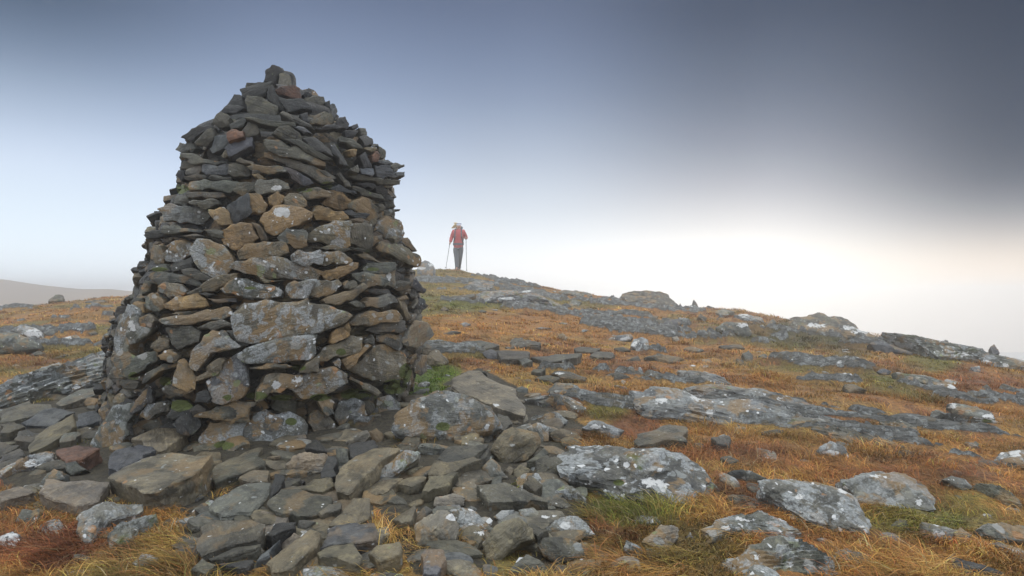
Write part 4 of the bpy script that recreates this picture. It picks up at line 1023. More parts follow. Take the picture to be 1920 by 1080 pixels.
for line in GROUND.strip().splitlines():
    f = line.split('|'); reg, kind, tint, li = f[0].split()
    poly = pts(reg, f[1]); li = float(li)
    fill(poly, True, .93 if kind != 'O' else .86)
    A = abs(np.sum(poly[:, 0]*np.roll(poly[:, 1], -1)-np.roll(poly[:, 0], -1)*poly[:, 1])/2)
    bx = poly[np.argmax(poly[:, 1])]; cx, cyy = poly.mean(0)
    bot = poly[:, 1].max(); hpx = np.ptp(poly[:, 1]); wpx = np.ptp(poly[:, 0])
    sky_y = float(np.interp(cx, SKX, SKY_))
    if kind != 'S' and poly[:, 1].min() < sky_y+4:      # things on the crest reach down into the turf
        poly = poly.copy(); low = poly[:, 1] > poly[:, 1].mean()
        poly[low, 1] += min(16, .5*hpx+3); poly[low, 0] = cx+(poly[low, 0]-cx)*1.12
        bot += 12; hpx += 10
    gp = ground_hit(.5*(bx[0]+cx), min(max(bot-.08*hpx, sky_y+5), 1500))
    Y = gp[1]; sc = Y/F
    view = (CAMZ-gp[2])/Y             # tangent of the angle we look down at
    e = .15
    slope = float(terr(gp[0], Y+e, False)-terr(gp[0], Y-e, False))/(2*e)
    if kind == 'S':
        al = slope + R3.uniform(.12, .26); roll = R3.normal(0, .05)
    elif kind == 'O':
        al = slope + max(.20, min(.42, hpx*sc*1.1)); roll = R3.normal(0, .03)
    else:
        al = 1.0 if hpx > 28 else .7; roll = R3.normal(0, .08)
    # keep the depth of the thing in proportion to its width
    need = hpx*sc/(max(wpx, hpx)*sc*1.3)
    if kind != 'B':
        al = max(al, min(.9, math.asin(min(.95, max(.02, need*.8))) - view))
    n = np.array([math.sin(roll), -math.sin(al), math.cos(al)]); n /= np.linalg.norm(n)
    q, ax, ay = plane_poly(poly, gp, n)
    q = jag(q, R3, .03 if kind == 'B' else .08)
    size = math.sqrt(A)*sc
    ext = np.ptp(q[:, 1])
    if kind == 'S':
        th = min(.13, .06+.16*size)*(1.7 if 'biggest' in f[2] else 1)
        gp = gp+np.array([0, 0, th*.85]); q, ax, ay = plane_poly(poly, gp, n); q = jag(q, R3, .06)
        d = stone(q, ax, ay, n, gp, .018, th+math.sin(max(al-slope, 0))*ext*.6, R3.uniform(5, 7), 5, tint, li*.75, .55, 2, float(R3.choice([0, 0, .15])), R3, .05)
    elif kind == 'O':
        bk = .10+math.sin(max(al-slope, 0))*ext*.9
        d = stone(q, ax, ay, n, gp, max(.05, .27*size), bk, 2.6, 6 if A > 8000 else 5, tint, li, 1.15, 3, float(R3.choice([.0, .2, .35])), R3, .09, layers=R3.uniform(2.5, 4.5) if any(w in f[2] for w in ('rib', 'layer', 'streak', 'outcrop', 'band', 'ledge')) else 0.)
    else:
        d = stone(q, ax, ay, n, gp, .30*size, max(.5*size, .7*ext*math.sin(al)+.04), R3.uniform(2.5, 3.4), 5 if A > 1500 else 4, tint, li, 1.0, 5, float(R3.choice([0, 0, .2])), R3, .05)
    nm, cat = CATS[kind]
    if A*(1 if kind != 'B' else 1) < 700 and kind == 'B': nm, cat = 'stone', 'stone'
    o = stone_obj(nm, d, None, 40)
    tag(o, f[2], cat, kind='thing')
cp = np.array([(r[1], r[0]) for r in CAIRN_PROF]+[(r[2], r[0]) for r in CAIRN_PROF[::-1]], float)
ROCKMASK = MASK.copy()
fill(cp); fill(np.array([(190,800),(740,800),(730,845),(600,880),(470,870),(350,840),(200,850)], float))

# ------------------------------------------------------------------ where the ground is grass, rubble, moss
def topx(x, y, z): return 960+F*x/y, HY-F*(z-CAMZ)/y
RUB = np.array([(-60,760),(230,715),(300,780),(690,800),(740,740),(900,690),(1000,740),(1100,800),(1060,880),(1130,980),(1100,1080),(1000,1080),(990,985),(900,1080),(780,1080),(700,940),(700,1075),(370,1080),(340,1000),(330,930),(150,960),(-60,900)], float)
def inside(P, X, Y):
    ins = np.zeros(X.shape, bool)
    for i in range(len(P)):
        a, b = P[i], P[(i+1) % len(P)]
        ins ^= ((a[1] > Y) != (b[1] > Y)) & (X < (b[0]-a[0])*(Y-a[1])/(b[1]-a[1]+1e-12)+a[0])
    return ins
PAL = dict(orange=(.39,.190,.050), straw=(.37,.235,.070), red=(.22,.080,.030), olive=(.17,.150,.036), green=(.115,.155,.024), dark=(.060,.066,.022), moss=(.100,.165,.014), brown=(.20,.10,.04))
BLOBS = [(780,722,100,32,'moss',1.),(825,700,50,24,'moss',.9),(250,845,50,20,'moss',.7),(160,820,50,18,'moss',.6),(1150,765,70,28,'green',.7),(1530,622,100,36,'dark',.85),(1600,650,60,25,'dark',.6),(1740,682,70,22,'green',.7),
 (1430,625,70,28,'dark',.6),(1200,955,110,45,'green',.7),(1700,980,120,40,'green',.65),(1820,960,60,40,'green',.5),(960,1060,90,35,'olive',.8),(920,572,120,12,'green',.5),(1310,560,90,12,'green',.5),
 (70,1015,150,75,'red',1.),(30,985,60,25,'orange',.7),(120,960,50,25,'straw',.8),(330,1040,60,45,'straw',.8),(250,1050,60,40,'brown',.7),(60,900,50,22,'olive',.7),(750,900,70,48,'red',.9),(730,960,60,30,'orange',.8),
 (1380,855,140,30,'red',.7),(1200,800,55,35,'red',.85),(1400,930,70,40,'red',.75),(1700,900,200,26,'red',.6),(1650,830,180,20,'orange',.6),(1050,612,280,22,'orange',.95),(1130,600,120,18,'orange',.8),(1180,590,90,14,'orange',.8),(850,620,60,22,'orange',.8),
 (1500,720,160,26,'orange',.5),(1640,690,120,16,'red',.55),(1840,720,110,26,'red',.6),(1290,830,40,20,'straw',.5),(1560,1010,200,22,'red',.5),(1000,930,70,20,'orange',.7),(1080,930,40,25,'red',.5),
 (900,545,110,12,'straw',.6),(860,520,80,10,'straw',.5),(950,720,140,22,'straw',.5),(1300,1020,120,50,'olive',.6),(860,1040,50,30,'straw',.6),(1100,1060,60,30,'brown',.6),(640,740,60,20,'moss',.8),
 (120,590,160,14,'orange',.6),(170,620,60,10,'green',.5),(60,680,90,16,'red',.5),(200,570,80,8,'straw',.5),(120,765,60,14,'red',.4),(190,735,40,12,'straw',.5)]
def bedrock(x, y):
    x = np.asarray(x, float); y = np.asarray(y, float)
    # beds strike across the slope and dip a little to the right
    a = .22; X = x*math.cos(a)-y*math.sin(a)*-1; Yr = y*math.cos(a)-x*math.sin(a)*-1
    far = np.clip(y/8, .6, 2.2)
    n = fbm2(X*.42, Yr*1.5, 1., 4, 131.) + .28*fbm2(X*2.2, Yr*6., 1., 3, 140.)
    n = n + .22*fbm2(x, y, .25, 2, 150.) + np.where(x/np.maximum(y, 1) > .1, .05, 0) + np.where(x/np.maximum(y, 1) < -.55, .04, 0)
    n = n - .085*sstep(6, 9, y) - .22*sstep(.72, .95, y/np.interp(960+F*x/np.maximum(y, 1.6), SKX, SKD)) - .03
    k = sstep(.17, .24, n)
    wv = Yr*7+fbm2(X*.8, Yr*2, 1., 3, 160.)*2.4
    ledge = wv-np.floor(wv)
    return k, ledge
def ground_colour(x, y, z):
    px, py = topx(x, y, z)
    n1 = fbm2(x, y, .55, 3, 31.); n2 = fbm2(x, y, 1.7, 4, 47.); n3 = fbm2(x, y, 5.5, 3, 61.)
    def w(n, a, b): return sstep(a, b, n)[:, None]
    C = np.tile(PAL['orange'], (len(x), 1))
    L = lambda C, c, k: C*(1-k)+np.array(PAL[c])*k
    C = L(C, 'straw', w(n2+.25*n3, -.05, .30)*.85)
    C = L(C, 'olive', w(-n1-.35*n2, -.08, .22)*.85)
    C = L(C, 'red', w(n3*.6-n2*.6+n1*.2, .0, .30)*.8)
    C = L(C, 'brown', w(n3*.8+n1*.5-n2*.1, .10, .42)*.7)
    C = L(C, 'green', w(n3*.5-n2*.4-n1*.7, .30, .55)*.75)
    wob = 1+.9*n2+.5*n3
    for (bx, by, rx, ry, c, s) in BLOBS:
        d = 1-((px-bx)/rx)**2-((py-by)/ry)**2
        k = (sstep(0, .55, d*.8+wob*.22-.2)*s)[:, None]
        k = k*(d > -.6)[:, None]
        C = L(C, c, k)
    return C, px, py
def mask_at(px, py):
    ix = np.clip(px.astype(int), 0, 1919); iy = np.clip(py.astype(int), 0, 1079)
    return MASK[iy, ix] & (px > 0) & (px < 1920) & (py < 1080)

# ------------------------------------------------------------------ ground sheet
us = np.concatenate([np.linspace(-4, -1.0, 60, endpoint=False), np.linspace(-1.0, 1.0, 760), np.linspace(1.0, 4, 60)[1:]])
ysg = np.concatenate([[-30, -8, -2, .2], np.geomspace(.8, 32, 640), np.geomspace(34, 245, 40)])
UU, YY = np.meshgrid(us, ysg)
XX = UU*np.maximum(np.abs(YY), 1.2)
XX = np.where(YY < .8, UU*np.interp(YY, [-30, .8], [12, 1.2]), XX)
ZZ = terr(XX.ravel(), YY.ravel()).reshape(XX.shape)
Cg, gpx, gpy = ground_colour(XX.ravel(), np.maximum(YY.ravel(), .8), ZZ.ravel())
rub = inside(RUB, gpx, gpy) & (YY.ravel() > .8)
rk, lg = bedrock(XX.ravel(), np.maximum(YY.ravel(), .8))
rk[rub] = 0
ZZ = ZZ + (fbm2(XX, YY, 9., 3, 77.)*.012) + (rk*(.045+.04*(1-lg)+.03*fbm2(XX.ravel(), YY.ravel(), 5., 3, 90.))*np.clip(YY.ravel()/5, .7, 2.)).reshape(XX.shape)
Cg = Cg*.62
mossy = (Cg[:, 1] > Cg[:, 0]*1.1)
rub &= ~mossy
Cg[rub] = np.array([.036, .031, .020])*(.8+.4*rng.random((rub.sum(), 1)))  # dark soil, colour deepened to paint shade between the rubble
nr, nc = UU.shape
idx = np.arange(nr*nc).reshape(nr, nc)
quads = np.stack([idx[:-1, :-1], idx[:-1, 1:], idx[1:, 1:], idx[1:, :-1]], -1).reshape(-1, 4)
me = np_mesh('ground', np.stack([XX.ravel(), YY.ravel(), ZZ.ravel()], 1), [quads],
             dict(gcol=np.concatenate([Cg, np.ones((len(Cg), 1))], 1), rockm=rk), True)
m, t, b, out = new_mat('heath_soil'); g = G(t)
pos = N(t, 'ShaderNodeNewGeometry').outputs[0]
nA = g.noise(pos, 30, 5, .7); nB = g.noise(pos, 6, 5, .6); nC = g.noise(g.vec(pos, (1, .45, 1)), 90, 3, .7)
gc = g.attr('gcol', 'Color')
c_ = g.mix(g.mr(nA, .3, .7), g.mix(1., gc, (.42, .40, .38), 'MULTIPLY'), g.mix(1., gc, (1.45, 1.4, 1.2), 'MULTIPLY'))
c_ = g.mix(g.mr(nC, .5, .7), c_, g.mix(1., c_, (1.5, 1.45, 1.3), 'MULTIPLY'))
c_ = g.mix(g.m('MULTIPLY', g.mr(nB, .55, .7), .5), c_, g.mix(1., c_, (.6, .75, .5), 'MULTIPLY'))
rkm = g.attr('rockm', 'Fac')
rmask = g.mr(g.m('ADD', rkm, g.m('MULTIPLY', g.m('SUBTRACT', nA, .5), .9)), .42, .55)
rmask = g.m('MULTIPLY', rmask, g.mr(rkm, .02, .2))
nD = g.noise(g.vec(pos, (1.2, 5, 5)), 7, 5, .65, .5); nE = g.noise(pos, 60, 5, .7); nF = g.noise(pos, 9, 5, .7)
rc_ = g.mix(g.mr(nD, .38, .62), (.030, .032, .030), (.105, .108, .100))
rc_ = g.mix(g.m('MULTIPLY', g.mr(nF, .50, .58), .7), rc_, g.mix(g.mr(nE, .35, .65), (.10, .11, .11), (.30, .32, .31)))
rc_ = g.mix(g.mr(g.noise(pos, 4.3, 6, .75), .63, .66), rc_, (.52, .53, .52))
rc_ = g.mix(g.m('MULTIPLY', g.mr(nB, .56, .64), .5), rc_, (.12, .09, .04))
c_ = g.mix(rmask, c_, rc_)
t.links.new(c_, b.inputs['Base Color']); b.inputs['Roughness'].default_value = .8
bp = N(t, 'ShaderNodeBump'); bp.inputs['Strength'].default_value = .8; bp.inputs['Distance'].default_value = .04
t.links.new(g.m('ADD', g.m('ADD', nA, g.m('MULTIPLY', nC, .5)), g.m('MULTIPLY', nD, rmask)), bp.inputs['Height']); t.links.new(bp.outputs[0], b.inputs['Normal'])
me.materials.append(m)
o = link_o = bpy.data.objects.new('ground', me); link(o); tag(o, kind='structure')

# sea far below the slope, and the faint far hill
m, t, b, out = new_mat('grey_water'); g = G(t)
pos = N(t, 'ShaderNodeNewGeometry').outputs[0]
b.inputs['Base Color'].default_value = (.05, .06, .065, 1); b.inputs['Roughness'].default_value = .2
bp = N(t, 'ShaderNodeBump'); bp.inputs['Strength'].default_value = .4; bp.inputs['Distance'].default_value = .3
t.links.new(g.noise(g.vec(pos, (.3, 1, 1)), .6, 4), bp.inputs['Height']); t.links.new(bp.outputs[0], b.inputs['Normal'])
me = np_mesh('sea', [(-290, 40, -23.5), (290, 40, -23.5), (290, 290, -23.5), (-290, 290, -23.5)], [np.array([[0, 1, 2, 3]])])
me.materials.append(m); o = bpy.data.objects.new('sea', me); link(o); tag(o, kind='structure')
hx = np.linspace(-260, -36, 160); hy = np.linspace(110, 240, 60)
HX, HYY = np.meshgrid(hx, hy)
hpx = 960+F*HX/140.
crest = CAMZ-(np.interp(hpx, [-1300, -400, 0, 60, 150, 230, 330, 480, 700], [500, 508, 521, 530, 539, 542, 546, 556, 590])-HY)/F*140.
hz = crest - np.abs(HYY-140)*np.where(HYY < 140, .32, .25) + .35*fbm2(HX, HYY, .12, 4, 5.) - .1
hz = np.where(HYY < 140, np.maximum(hz, -24), hz)
idx = np.arange(hz.size).reshape(hz.shape)
quads = np.stack([idx[:-1, :-1], idx[:-1, 1:], idx[1:, 1:], idx[1:, :-1]], -1).reshape(-1, 4)
hc = np.tile((.16, .10, .04, 1), (hz.size, 1))*(1+.25*fbm2(HX.ravel(), HYY.ravel(), .2, 3, 2.))[:, None]; hc[:, 3] = 1
me = np_mesh('far_hill', np.stack([HX.ravel(), HYY.ravel(), hz.ravel()], 1), [quads], dict(gcol=hc), True)
me.materials.append(bpy.data.materials['heath_soil']); o = bpy.data.objects.new('far_hill', me); link(o); tag(o, kind='structure')

# ------------------------------------------------------------------ rubble and gravel
def scatter_stones(name, pxpy, smin, smax, R, tints, sub=2, lich=.3, flat=.45, sink=.25):
    parts = []
    for (x, y) in pxpy:
        gp = ground_hit(x, y)
        s = R.uniform(smin, smax)**1.0
        m = 7; an = np.linspace(0, 2*math.pi, m, endpoint=False)+R.uniform(-.3, .3, m)
        q = np.stack([np.cos(an)*s, np.sin(an)*s*R.uniform(.5, .9)], 1)*R.uniform(.75, 1.2, (m, 1))*.6
        a = R.uniform(0, 6.28); q = q@np.array([[math.cos(a), math.sin(a)], [-math.sin(a), math.cos(a)]])
        n = np.array([R.normal(0, .15), R.normal(-.2, .15), 1.]); n /= np.linalg.norm(n)
        ax = np.cross([0, 1., 0], n); ax /= np.linalg.norm(ax); ay = np.cross(n, ax)
        h = s*flat*R.uniform(.5, 1.1)
        parts.append(stone(q, ax, ay, n, gp+np.array([0, 0, h*(.5-sink)]), h*.4, h*.8, R.uniform(3, 5), sub, str(R.choice(list(tints))), R.uniform(0, 2*lich), .8, 3, float(R.choice([0, 0, .25])), R))
    return parts
R4 = np.random.default_rng(77)
sp = []
while len(sp) < 210:
    x = R4.uniform(-60, 1130); y = R4.uniform(690, 1090)
    if inside(RUB, np.array([x]), np.array([y]))[0] and not (ROCKMASK[int(np.clip(y, 0, 1079)), int(np.clip(x, 0, 1919))] and R4.random() < .97): sp.append((x, y))
parts = scatter_stones('rubble', sp, .06, .20, R4, 'kbbngk', 3, .35, .38)
o = stone_obj('rubble', merge(parts)); tag(o, kind='stuff')
sp = []
while len(sp) < 330:
    x = R4.uniform(-100, 2020); y = 520+570*R4.random()**1.4
    if y > np.interp(x, SKX, SKY_)+10: sp.append((x, y))
parts = scatter_stones('gravel', sp, .03, .15, R4, 'ggwpkk', 2, .8, .35, .35)
o = stone_obj('scree', merge(parts)); tag(o, kind='stuff')

# ------------------------------------------------------------------ grass
R5 = np.random.default_rng(99)
def sample_ground(n, R, ymin=1.9, ymax=27., power=1.0, umax=1.05):
    """points spread so that near and far ground get a similar share"""
    t = R.random(n)
    Y = ymin*(ymax/ymin)**(t**power)
    u = R.uniform(-umax, umax, n)
    return u*Y, Y
def build_blades(name, NT, nb, hmin, hmax, R, keep, matname, lean, spread, wid, power=1., colvar=.35):
    X, Y = sample_ground(NT, R, power=power)
    Z = terr(X, Y)
    px, py = topx(X, Y, Z)
    C, _, _ = ground_colour(X, Y, Z)
    k = keep(X, Y, Z, px, py, C)
    X, Y, Z, C = X[k], Y[k], Z[k], C[k]
    NTk = len(X)
    # tufts -> blades
    bx = np.repeat(X, nb)+R.normal(0, 1, NTk*nb)*np.repeat(spread*(1+.06*Y), nb)
    by = np.repeat(Y, nb)+R.normal(0, 1, NTk*nb)*np.repeat(spread*(1+.06*Y), nb)
    n = len(bx)
    hs = np.repeat(R.uniform(hmin, hmax, NTk)*np.clip(.85+1.3*fbm2(X, Y, 3.2, 3, 12.), .3, 1.9), nb)*R.uniform(.5, 1.25, n)
    tufta = np.repeat(2*math.pi*1.3*fbm2(X, Y, 1.6, 2, 55.)+R.normal(0, .5, NTk), nb)
    a = tufta + R.normal(0, .7, n)
    wind = np.array([-.55, -.2])
    dx = np.cos(a)+wind[0]; dy = np.sin(a)+wind[1]
    dl = np.hypot(dx, dy)+1e-6; dx /= dl; dy /= dl
    ln = np.clip(R.normal(lean, .22, n), .15, 1.6)
    w = wid*(.7+.6*R.random(n))*np.maximum(1, by/4.5)
    bz = terr(bx, by)-.006
    # blade path: rises then bends over
    ts = np.array([0, .38, .72, 1.0])
    hts = np.array([0, .46, .72, .78]); outw = np.array([0, .18, .52, 1.0])
    side = np.stack([-dy, dx], 1)
    # turn the width partly across the view so that it shows
    V = np.zeros((n, 7, 3), np.float32)
    for j in range(4):
        cx = bx+dx*hs*ln*outw[j]; cyy = by+dy*hs*ln*outw[j]; cz = bz+hs*hts[j]*(1-.25*ln*ts[j])
        ww = w*(1-.75*ts[j])*.5
        if j < 3:
            V[:, 2*j] = np.stack([cx-side[:, 0]*ww, cyy-side[:, 1]*ww, cz], 1)
            V[:, 2*j+1] = np.stack([cx+side[:, 0]*ww, cyy+side[:, 1]*ww, cz], 1)
        else:
            V[:, 6] = np.stack([cx, cyy, cz], 1)
    base = (np.arange(n)*7)[:, None]
    q = np.concatenate([base+np.array([0, 1, 3, 2]), base+np.array([2, 3, 5, 4])])
    tr = base+np.array([4, 5, 6])
    clump = np.exp(1.1*fbm2(X, Y, 7., 3, 19.)+.25*R.normal(0, 1, NTk))
    Cb = np.repeat(C*clump[:, None]*.88, nb, 0)*np.exp(R.normal(0, colvar, (n, 1)))*(1+R.normal(0, .10, (n, 3)))
    dry = R.random(n) < .035
    Cb[dry] = np.array([.42, .33, .18])*R.uniform(.6, 1.1, (dry.sum(), 1))
    Cb = np.clip(Cb, .005, .75)
    col = np.repeat(np.concatenate([Cb, np.ones((n, 1))], 1), 7, 0)
    me = np_mesh(name, V.reshape(-1, 3), [q, tr], dict(gcol=col), True)
    me.materials.append(bpy.data.materials[matname])
    o = bpy.data.objects.new(name, me); link(o); tag(o, kind='stuff')
    return n
m, t, b, out = new_mat('moor_grass'); g = G(t)
gc = g.attr('gcol', 'Color')
t.links.new(gc, b.inputs['Base Color']); b.inputs['Roughness'].default_value = .6
b.inputs['Specular IOR Level'].default_value = .25
tr_ = N(t, 'ShaderNodeBsdfTranslucent'); t.links.new(gc, tr_.inputs[0])
mxs = N(t, 'ShaderNodeMixShader'); mxs.inputs[0].default_value = .35
t.links.new(b.outputs[0], mxs.inputs[1]); t.links.new(tr_.outputs[0], mxs.inputs[2]); t.links.new(mxs.outputs[0], out.inputs[0])
def keep_grass(X, Y, Z, px, py, C):
    k = ~mask_at(px, py)
    rb = inside(RUB, px, py)
    ng = fbm2(X, Y, 2.2, 3, 88.)
    k &= ~(rb & (ng < .34))
    bk, _ = bedrock(X, Y)
    k &= ~((bk > .45) & ~rb & (R5.random(len(X)) < .96))
    moss = (C[:, 0] < .12) & (C[:, 1] > .10) & (Y < 6.5)
    k &= ~(moss & (R5.random(len(X)) < .8))
    k &= (np.hypot(X-cairn_base[0], Y-CY) > 1.12)
    return k
nb1 = build_blades('grass', 46000, 12, .040, .088, R5, keep_grass, 'moor_grass', 1.5, .026, .0042, .92)
def keep_tuft(X, Y, Z, px, py, C):
    return keep_grass(X, Y, Z, px, py, C) & (Y < 7) & ((C[:, 0] > C[:, 1]*1.5) & (fbm2(X, Y, 2.4, 2, 33.) > -.05))
nb2 = build_blades('long_grass', 3600, 14, .05, .115, R5, keep_tuft, 'moor_grass', 1.25, .04, .0034, 1.0, .4)
def keep_moss(X, Y, Z, px, py, C):
    moss = (C[:, 1] > C[:, 0]*.98)
    return moss & ~mask_at(px, py) & (np.hypot(X-cairn_base[0], Y-CY) > 1.0)
nb3 = build_blades('moss', 70000, 8, .014, .042, R5, keep_moss, 'moor_grass', .5, .022, .006, .8, .3)
print('BLADES', nb1, nb2, nb3)
# ------------------------------------------------------------------ the hiker on the skyline
def plain_mat(name, col, rough=.8):
    m, t, b, out = new_mat(name); g = G(t)
    pos = N(t, 'ShaderNodeTexCoord').outputs['Object']
    n = g.noise(pos, 22, 4, .6)
    c = g.mix(n, tuple(v*.78 for v in col), tuple(min(1, v*1.22) for v in col))
    t.links.new(c, b.inputs['Base Color']); b.inputs['Roughness'].default_value = rough
    bp = N(t, 'ShaderNodeBump'); bp.inputs['Strength'].default_value = .4; bp.inputs['Distance'].default_value = .01
    t.links.new(n, bp.inputs['Height']); t.links.new(bp.outputs[0], b.inputs['Normal'])
    return m
M_SKIN = plain_mat('skin', (.50, .28, .20), .55); M_RED = plain_mat('red_shell_fabric', (.42, .075, .075)); M_GREY = plain_mat('grey_trousers', (.11, .12, .13))
M_PACK = plain_mat('dark_pack_fabric', (.09, .095, .105)); M_HAIR = plain_mat('blond_hair', (.55, .43, .22), .6); M_BAND = plain_mat('white_knit', (.72, .74, .80), .9)
M_BLUE = plain_mat('blue_trim', (.06, .09, .28)); M_BOOT = plain_mat('boot_leather', (.045, .04, .038), .6); M_METAL = plain_mat('pole_metal', (.12, .12, .13), .4)
M_EYE = plain_mat('eye', (.03, .03, .03), .3)
def skin_obj(name, V, E, Rr, mat, parent, sub=2, loc=(0, 0, 0)):
    me = bpy.data.meshes.new(name); me.from_pydata(V, E, []); 
    o = bpy.data.objects.new(name, me); COL.objects.link(o)
    sk = o.modifiers.new('skin', 'SKIN'); sk.use_smooth_shade = True
    for i, r in enumerate(Rr):
        r = r if isinstance(r, tuple) else (r, r)
        me.skin_vertices[0].data[i].radius = r
    me.skin_vertices[0].data[0].use_root = True
    if sub:
        s = o.modifiers.new('sub', 'SUBSURF'); s.levels = sub; s.render_levels = sub
    dg = bpy.context.evaluated_depsgraph_get()
    me2 = bpy.data.meshes.new_from_object(o.evaluated_get(dg)); me2.name = name
    bpy.data.objects.remove(o); 
    me2.materials.clear(); me2.materials.append(mat)
    for p in me2.polygons: p.use_smooth = True
    o = bpy.data.objects.new(name, me2); o.location = loc; link(o, parent)
    if parent is not None: o.matrix_parent_inverse = Matrix(); 
    return o
HYD = 24.0
hxw = (857-960)/F*HYD
hzw = float(terr(hxw, HYD))+.01
person = bpy.data.objects.new('person', None); person.location = (hxw, HYD, hzw); link(person)
tag(person, 'hiker with blown blond hair and red jacket walking on the skyline with two poles', 'person')
# joints, metres, facing the camera (-Y)
pel, wst, chs, nck, hd0, hd1 = (.04, 0, .86), (.045, .01, 1.02), (.05, .02, 1.24), (.055, 0, 1.42), (.062, -.015, 1.52), (.07, -.01, 1.62)
sL, eL, wL = (-.125, .02, 1.36), (-.20, .03, 1.13), (-.235, -.12, .95)
sR, eR, wR = (.225, .02, 1.36), (.315, .08, 1.14), (.325, -.14, 1.12)
hL, kL, aL, tL = (-.045, 0, .83), (-.01, -.07, .46), (.005, -.10, .085), (.0, -.24, .03)
hR, kR, aR, tR = (.125, 0, .83), (.10, .03, .48), (.055, .22, .16), (.06, .14, .05)
def hand(V, E, Rr, iw, w, d, side):
    """palm and five curled fingers round a pole; d = pole axis point in front of the wrist"""
    w = Vector(w); d = Vector(d)
    f = (d-w).normalized(); pm = w+f*.045
    ip = len(V); V.append(pm[:]); E.append((iw, ip)); Rr.append((.034, .020))
    for k in range(4):
        h = .030-.020*k
        ln = (.034, .038, .036, .028)[k]
        r = (.0085, .009, .0085, .0075)[k]
        a = len(V)
        V.append((pm+f*.035+Vector((side*.018, 0, h)))[:]); V.append((pm+f*(.035+ln)+Vector((0, 0, h)))[:])
        V.append((pm+f*(.035+ln*.85)+Vector((-side*.026, 0, h-.003)))[:]); V.append((pm+f*(.018+ln*.4)+Vector((-side*.030, 0, h-.005)))[:])
        E += [(ip, a), (a, a+1), (a+1, a+2), (a+2, a+3)]; Rr += [r*1.1, r, r*.95, r*.8]
    a = len(V)
    V.append((pm+Vector((-side*.024, 0, .030)))[:]); V.append((pm+f*.030+Vector((-side*.034, 0, .044)))[:]); V.append((pm+f*.060+Vector((-side*.014, 0, .046)))[:])
    E += [(ip, a), (a, a+1), (a+1, a+2)]; Rr += [.012, .0105, .009]
V = [pel, wst, chs, nck, hd0, hd1, sL, eL, wL, sR, eR, wR, hL, kL, aL, tL, hR, kR, aR, tR]
E = [(0, 1), (1, 2), (2, 3), (3, 4), (4, 5), (2, 6), (6, 7), (7, 8), (2, 9), (9, 10), (10, 11), (0, 12), (12, 13), (13, 14), (14, 15), (0, 16), (16, 17), (17, 18), (18, 19)]
Rr = [(.13, .10), (.11, .085), (.13, .10), .055, (.070, .085), (.078, .095), .055, .042, .030, .055, .042, .030, .085, .06, .04, .035, .085, .06, .04, .035]
V.append((.066, -.115, 1.535)); E.append((4, 20)); Rr.append(.014)          # nose
gL = Vector(wL)+Vector((0, -.10, -.02)); gR = Vector(wR)+Vector((.005, -.10, 0))
hand(V, E, Rr, 8, wL, gL, -1); hand(V, E, Rr, 11, wR, gR, 1)
body = skin_obj('body', V, E, Rr, M_SKIN, person)
jk = [(.045, .01, .70), (.045, .01, .95), (.05, .015, 1.12), (.05, .02, 1.30), (.055, .01, 1.43), sL, eL, (wL[0]+.006, wL[1]+.02, wL[2]+.02), sR, eR, (wR[0]-.002, wR[1]+.025, wR[2])]
skin_obj('jacket', jk, [(0, 1), (1, 2), (2, 3), (3, 4), (3, 5), (5, 6), (6, 7), (3, 8), (8, 9), (9, 10)],
         [(.200, .145), (.180, .135), (.185, .14), (.160, .125), (.085, .085), .088, .072, .052, .088, .072, .052], M_RED, person)
skin_obj('trousers', [(.045, 0, .90), (-.035, 0, .74), (-.01, -.06, .47), (.005, -.10, .05), (.12, 0, .74), (.10, .03, .48), (.056, .215, .12)],
         [(0, 1), (1, 2), (2, 3), (0, 4), (4, 5), (5, 6)], [(.16, .12), .125, .095, .068, .125, .095, .068], M_GREY, person)
for a_, t_ in ((aL, tL), (aR, tR)):
    skin_obj('boot', [(a_[0], a_[1], a_[2]+.05), a_, (a_[0], a_[1]-.01, max(.035, a_[2]-.05)), t_], [(0, 1), (1, 2), (2, 3)], [.075, .075, .072, (.062, .055)], M_BOOT, person)
# hair blown to the left of the picture
R6 = np.random.default_rng(4)
hv, he, hr = [(.05, .02, 1.655)], [], [.05]
for k in range(14):
    a0 = np.array([.03+R6.uniform(-.05, .03), R6.uniform(-.03, .07), 1.58+R6.uniform(-.06, .06)])
    dr = np.array([-R6.uniform(.10, .20), R6.uniform(-.02, .06), R6.uniform(-.16, .05)])
    i = len(hv); hv += [tuple(a0), tuple(a0+dr*.5+np.array([0, 0, .02])), tuple(a0+dr)]; he += [(0, i), (i, i+1), (i+1, i+2)]; hr += [.032, .022, .006]
skin_obj('hair', hv, he, hr, M_HAIR, person)
def ring_mesh(cx, cyy, z0, z1, rx, ry, th=.008, seg=28, tilt=0.):
    V, Fq = [], []
    for k in range(seg):
        a = 2*math.pi*k/seg
        for (r, z) in ((0, z0), (0, z1), (th, z1), (th, z0)):
            V.append((cx+math.cos(a)*(rx+r), cyy+math.sin(a)*(ry+r), z+tilt*math.sin(a)))
    for k in range(seg):
        b0, b1 = 4*k, 4*((k+1) % seg)
        for j in range(4): Fq.append((b0+j, b1+j, b1+(j+1) % 4, b0+(j+1) % 4))
    return V, Fq
def simple(name, V, Fq, mat, parent, loc=(0, 0, 0)):
    me = bpy.data.meshes.new(name); me.from_pydata(V, [], Fq); me.update(); me.materials.append(mat)
    for p in me.polygons: p.use_smooth = True
    me.set_sharp_from_angle(angle=math.radians(40))
    o = bpy.data.objects.new(name, me); o.location = loc; link(o, parent)
    if parent is not None: o.matrix_parent_inverse = Matrix()
    return o
hb = simple('headband', *ring_mesh(.068, -.012, 1.575, 1.635, .080, .098, .010, tilt=.01), M_BAND, person)
simple('band_stripe', *ring_mesh(.068, -.012, 1.622, 1.642, .083, .101, .010, tilt=.01), M_BLUE, person)
